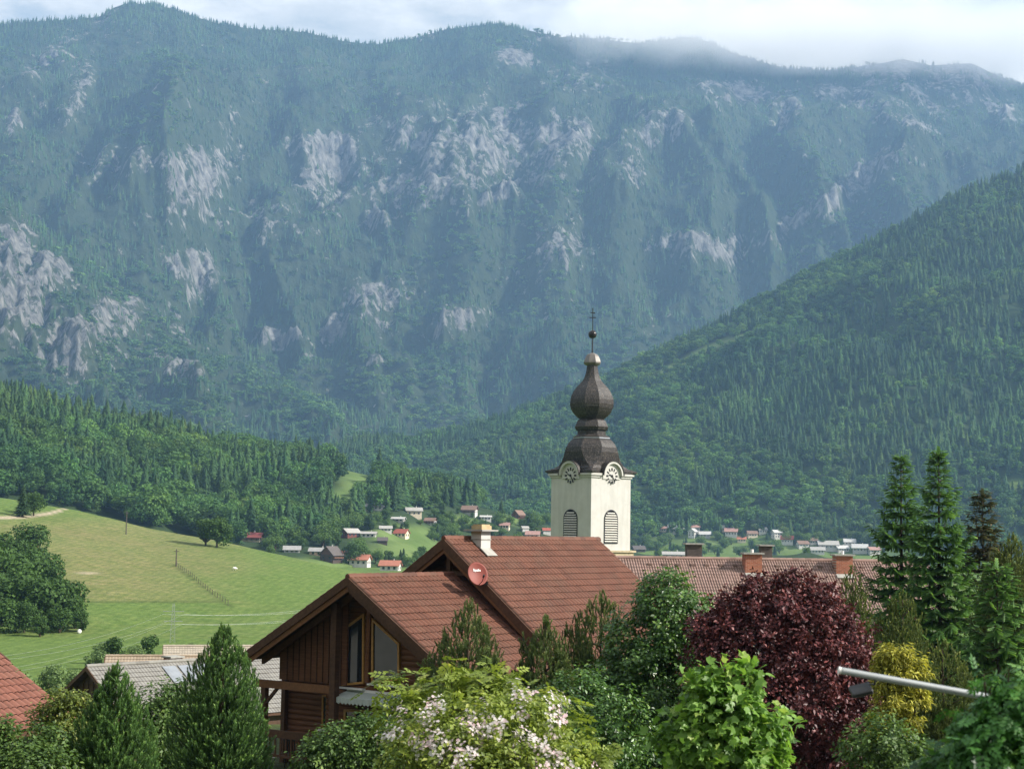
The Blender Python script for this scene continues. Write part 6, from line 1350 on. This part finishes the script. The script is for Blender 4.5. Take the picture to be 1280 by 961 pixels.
# low planting along the bottom and left
leafy('shrub', 'green shrub below the loggia railing of the timber house', 'shrub', 430, 41, [(430, 935, 38, 36, 0), (465, 920, 30, 30, .2), (400, 950, 30, 26, -.2), (480, 950, 30, 30, 0)], 520, 18, .15, .11, LEAF, M_GREEN, 41, r0=.05)
leafy('shrub', 'mixed green bush at the far left under the orange roof', 'shrub', 30, 36, [(10, 950, 36, 36, 0), (55, 935, 30, 30, .4), (-20, 935, 36, 36, 0), (50, 968, 46, 36, -.3), (4, 912, 16, 12, .2)], 640, 17, .15, .10, LEAF, M_GREEN, 42, r0=.05)
leafy('shrub', 'leafy yellow green bush beside the lower corner of the orange roof', 'shrub', 85, 43, [(78, 880, 24, 16, 0), (100, 895, 28, 28, .4), (62, 905, 22, 16, 0), (85, 925, 34, 30, 0), (55, 892, 16, 10, 0)], 420, 16, .15, .10, LEAF, M_LIME2, 43, r0=.05)
leafy('shrub', 'pale green shrub showing between the two dark pines', 'shrub', 205, 50, [(200, 890, 34, 34, 0), (225, 880, 28, 26, .5), (185, 925, 40, 44, -.3), (215, 940, 36, 40, 0)], 620, 18, .17, .12, LEAF, M_GREEN, 44, r0=.05)
leafy('shrub', 'dark shrub between the flowering bush and the maple', 'shrub', 735, 40, [(720, 900, 50, 60, .4), (770, 920, 46, 60, 0), (700, 890, 40, 36, 1.0), (640, 905, 50, 40, 3), (740, 955, 60, 50, 0)], 800, 18, .17, .11, LEAF, M_IVY, 45, r0=.06)
leafy('shrub', 'dark shrub hiding the foot of the house behind the flowering bush', 'shrub', 540, 45, [(530, 905, 50, 45, 0), (590, 915, 60, 45, 0), (650, 930, 50, 45, 0), (560, 940, 70, 60, 0)], 700, 16, .18, .12, LEAF, M_IVY, 46, r0=.06)
leafy('ash_tree', 'deep green ash leaves closest to the lamp arm in the lower right corner', 'tree', 1260, 10.5, [(1262, 900, 50, 56, 0), (1230, 940, 52, 46, -.1), (1290, 880, 40, 44, .1), (1200, 965, 46, 40, .1), (1255, 855, 26, 22, .1), (1300, 950, 50, 60, 0), (1225, 985, 60, 50, 0)], 300, 7, .07, .115, PINN, M_ASH, 47, shell=.6, bump=.25, droop=.5, r0=.035)
# ------------------------------------------------------------------ lamp arm and floodlight
la = P(1050, 837.5, 11.2); lb = P(1222, 868.5, 11.2); dl = (lb - la) / np.linalg.norm(lb - la); lc = la + dl * 1.75
base = np.array([lc[0], lc[1], gz(lc[0], lc[1])]); lamp = thing('street_lamp', 'pale metal lamp arm reaching in from the lower right corner', 'lamp', base)
q = lambda p: tuple(np.array(p) - base)
MB().tube([q(la), q(la + dl * .02), q(lc - dl * .25), q(lc - dl * .08 - [0, 0, .04]), q(lc - [0, 0, .22])], [.0235, .024, .025, .027, .029], 20).build('arm', M_GALV, lamp, True)
MB().tube([(0, 0, -.3), (0, 0, 1.2), q(lc - [0, 0, .18])], [.06, .055, .036], 16).build('pole', M_GALV, lamp, True)
MB().tube([q(la - dl * .012), q(la + dl * .006)], [.025, .025], 20).build('end_cap', M_PALE, lamp)
fp = Vector(q(P(1076, 862, 11.2))); Mf = (Matrix.Rotation(R(-14), 3, 'Y') @ Matrix.Rotation(R(28), 3, 'X')).to_3x3()
fl = MB().box(fp, (.145, .11, .035), Mf).build('floodlight', M_DARKM, lamp, bevel=.006)
MB().box(fp + Mf @ Vector((0, 0, -.021)), (.12, .09, .006), Mf).build('lens', M_GLASS, fl)
ap_ = Vector(q(P(1094, 846, 11.2))); MB().tube([ap_, ap_ + Vector((.004, .02, -.05)), fp + Mf @ Vector((.055, .03, .01))], [.010, .009, .009], 8).build('bracket', M_DARKM, fl)
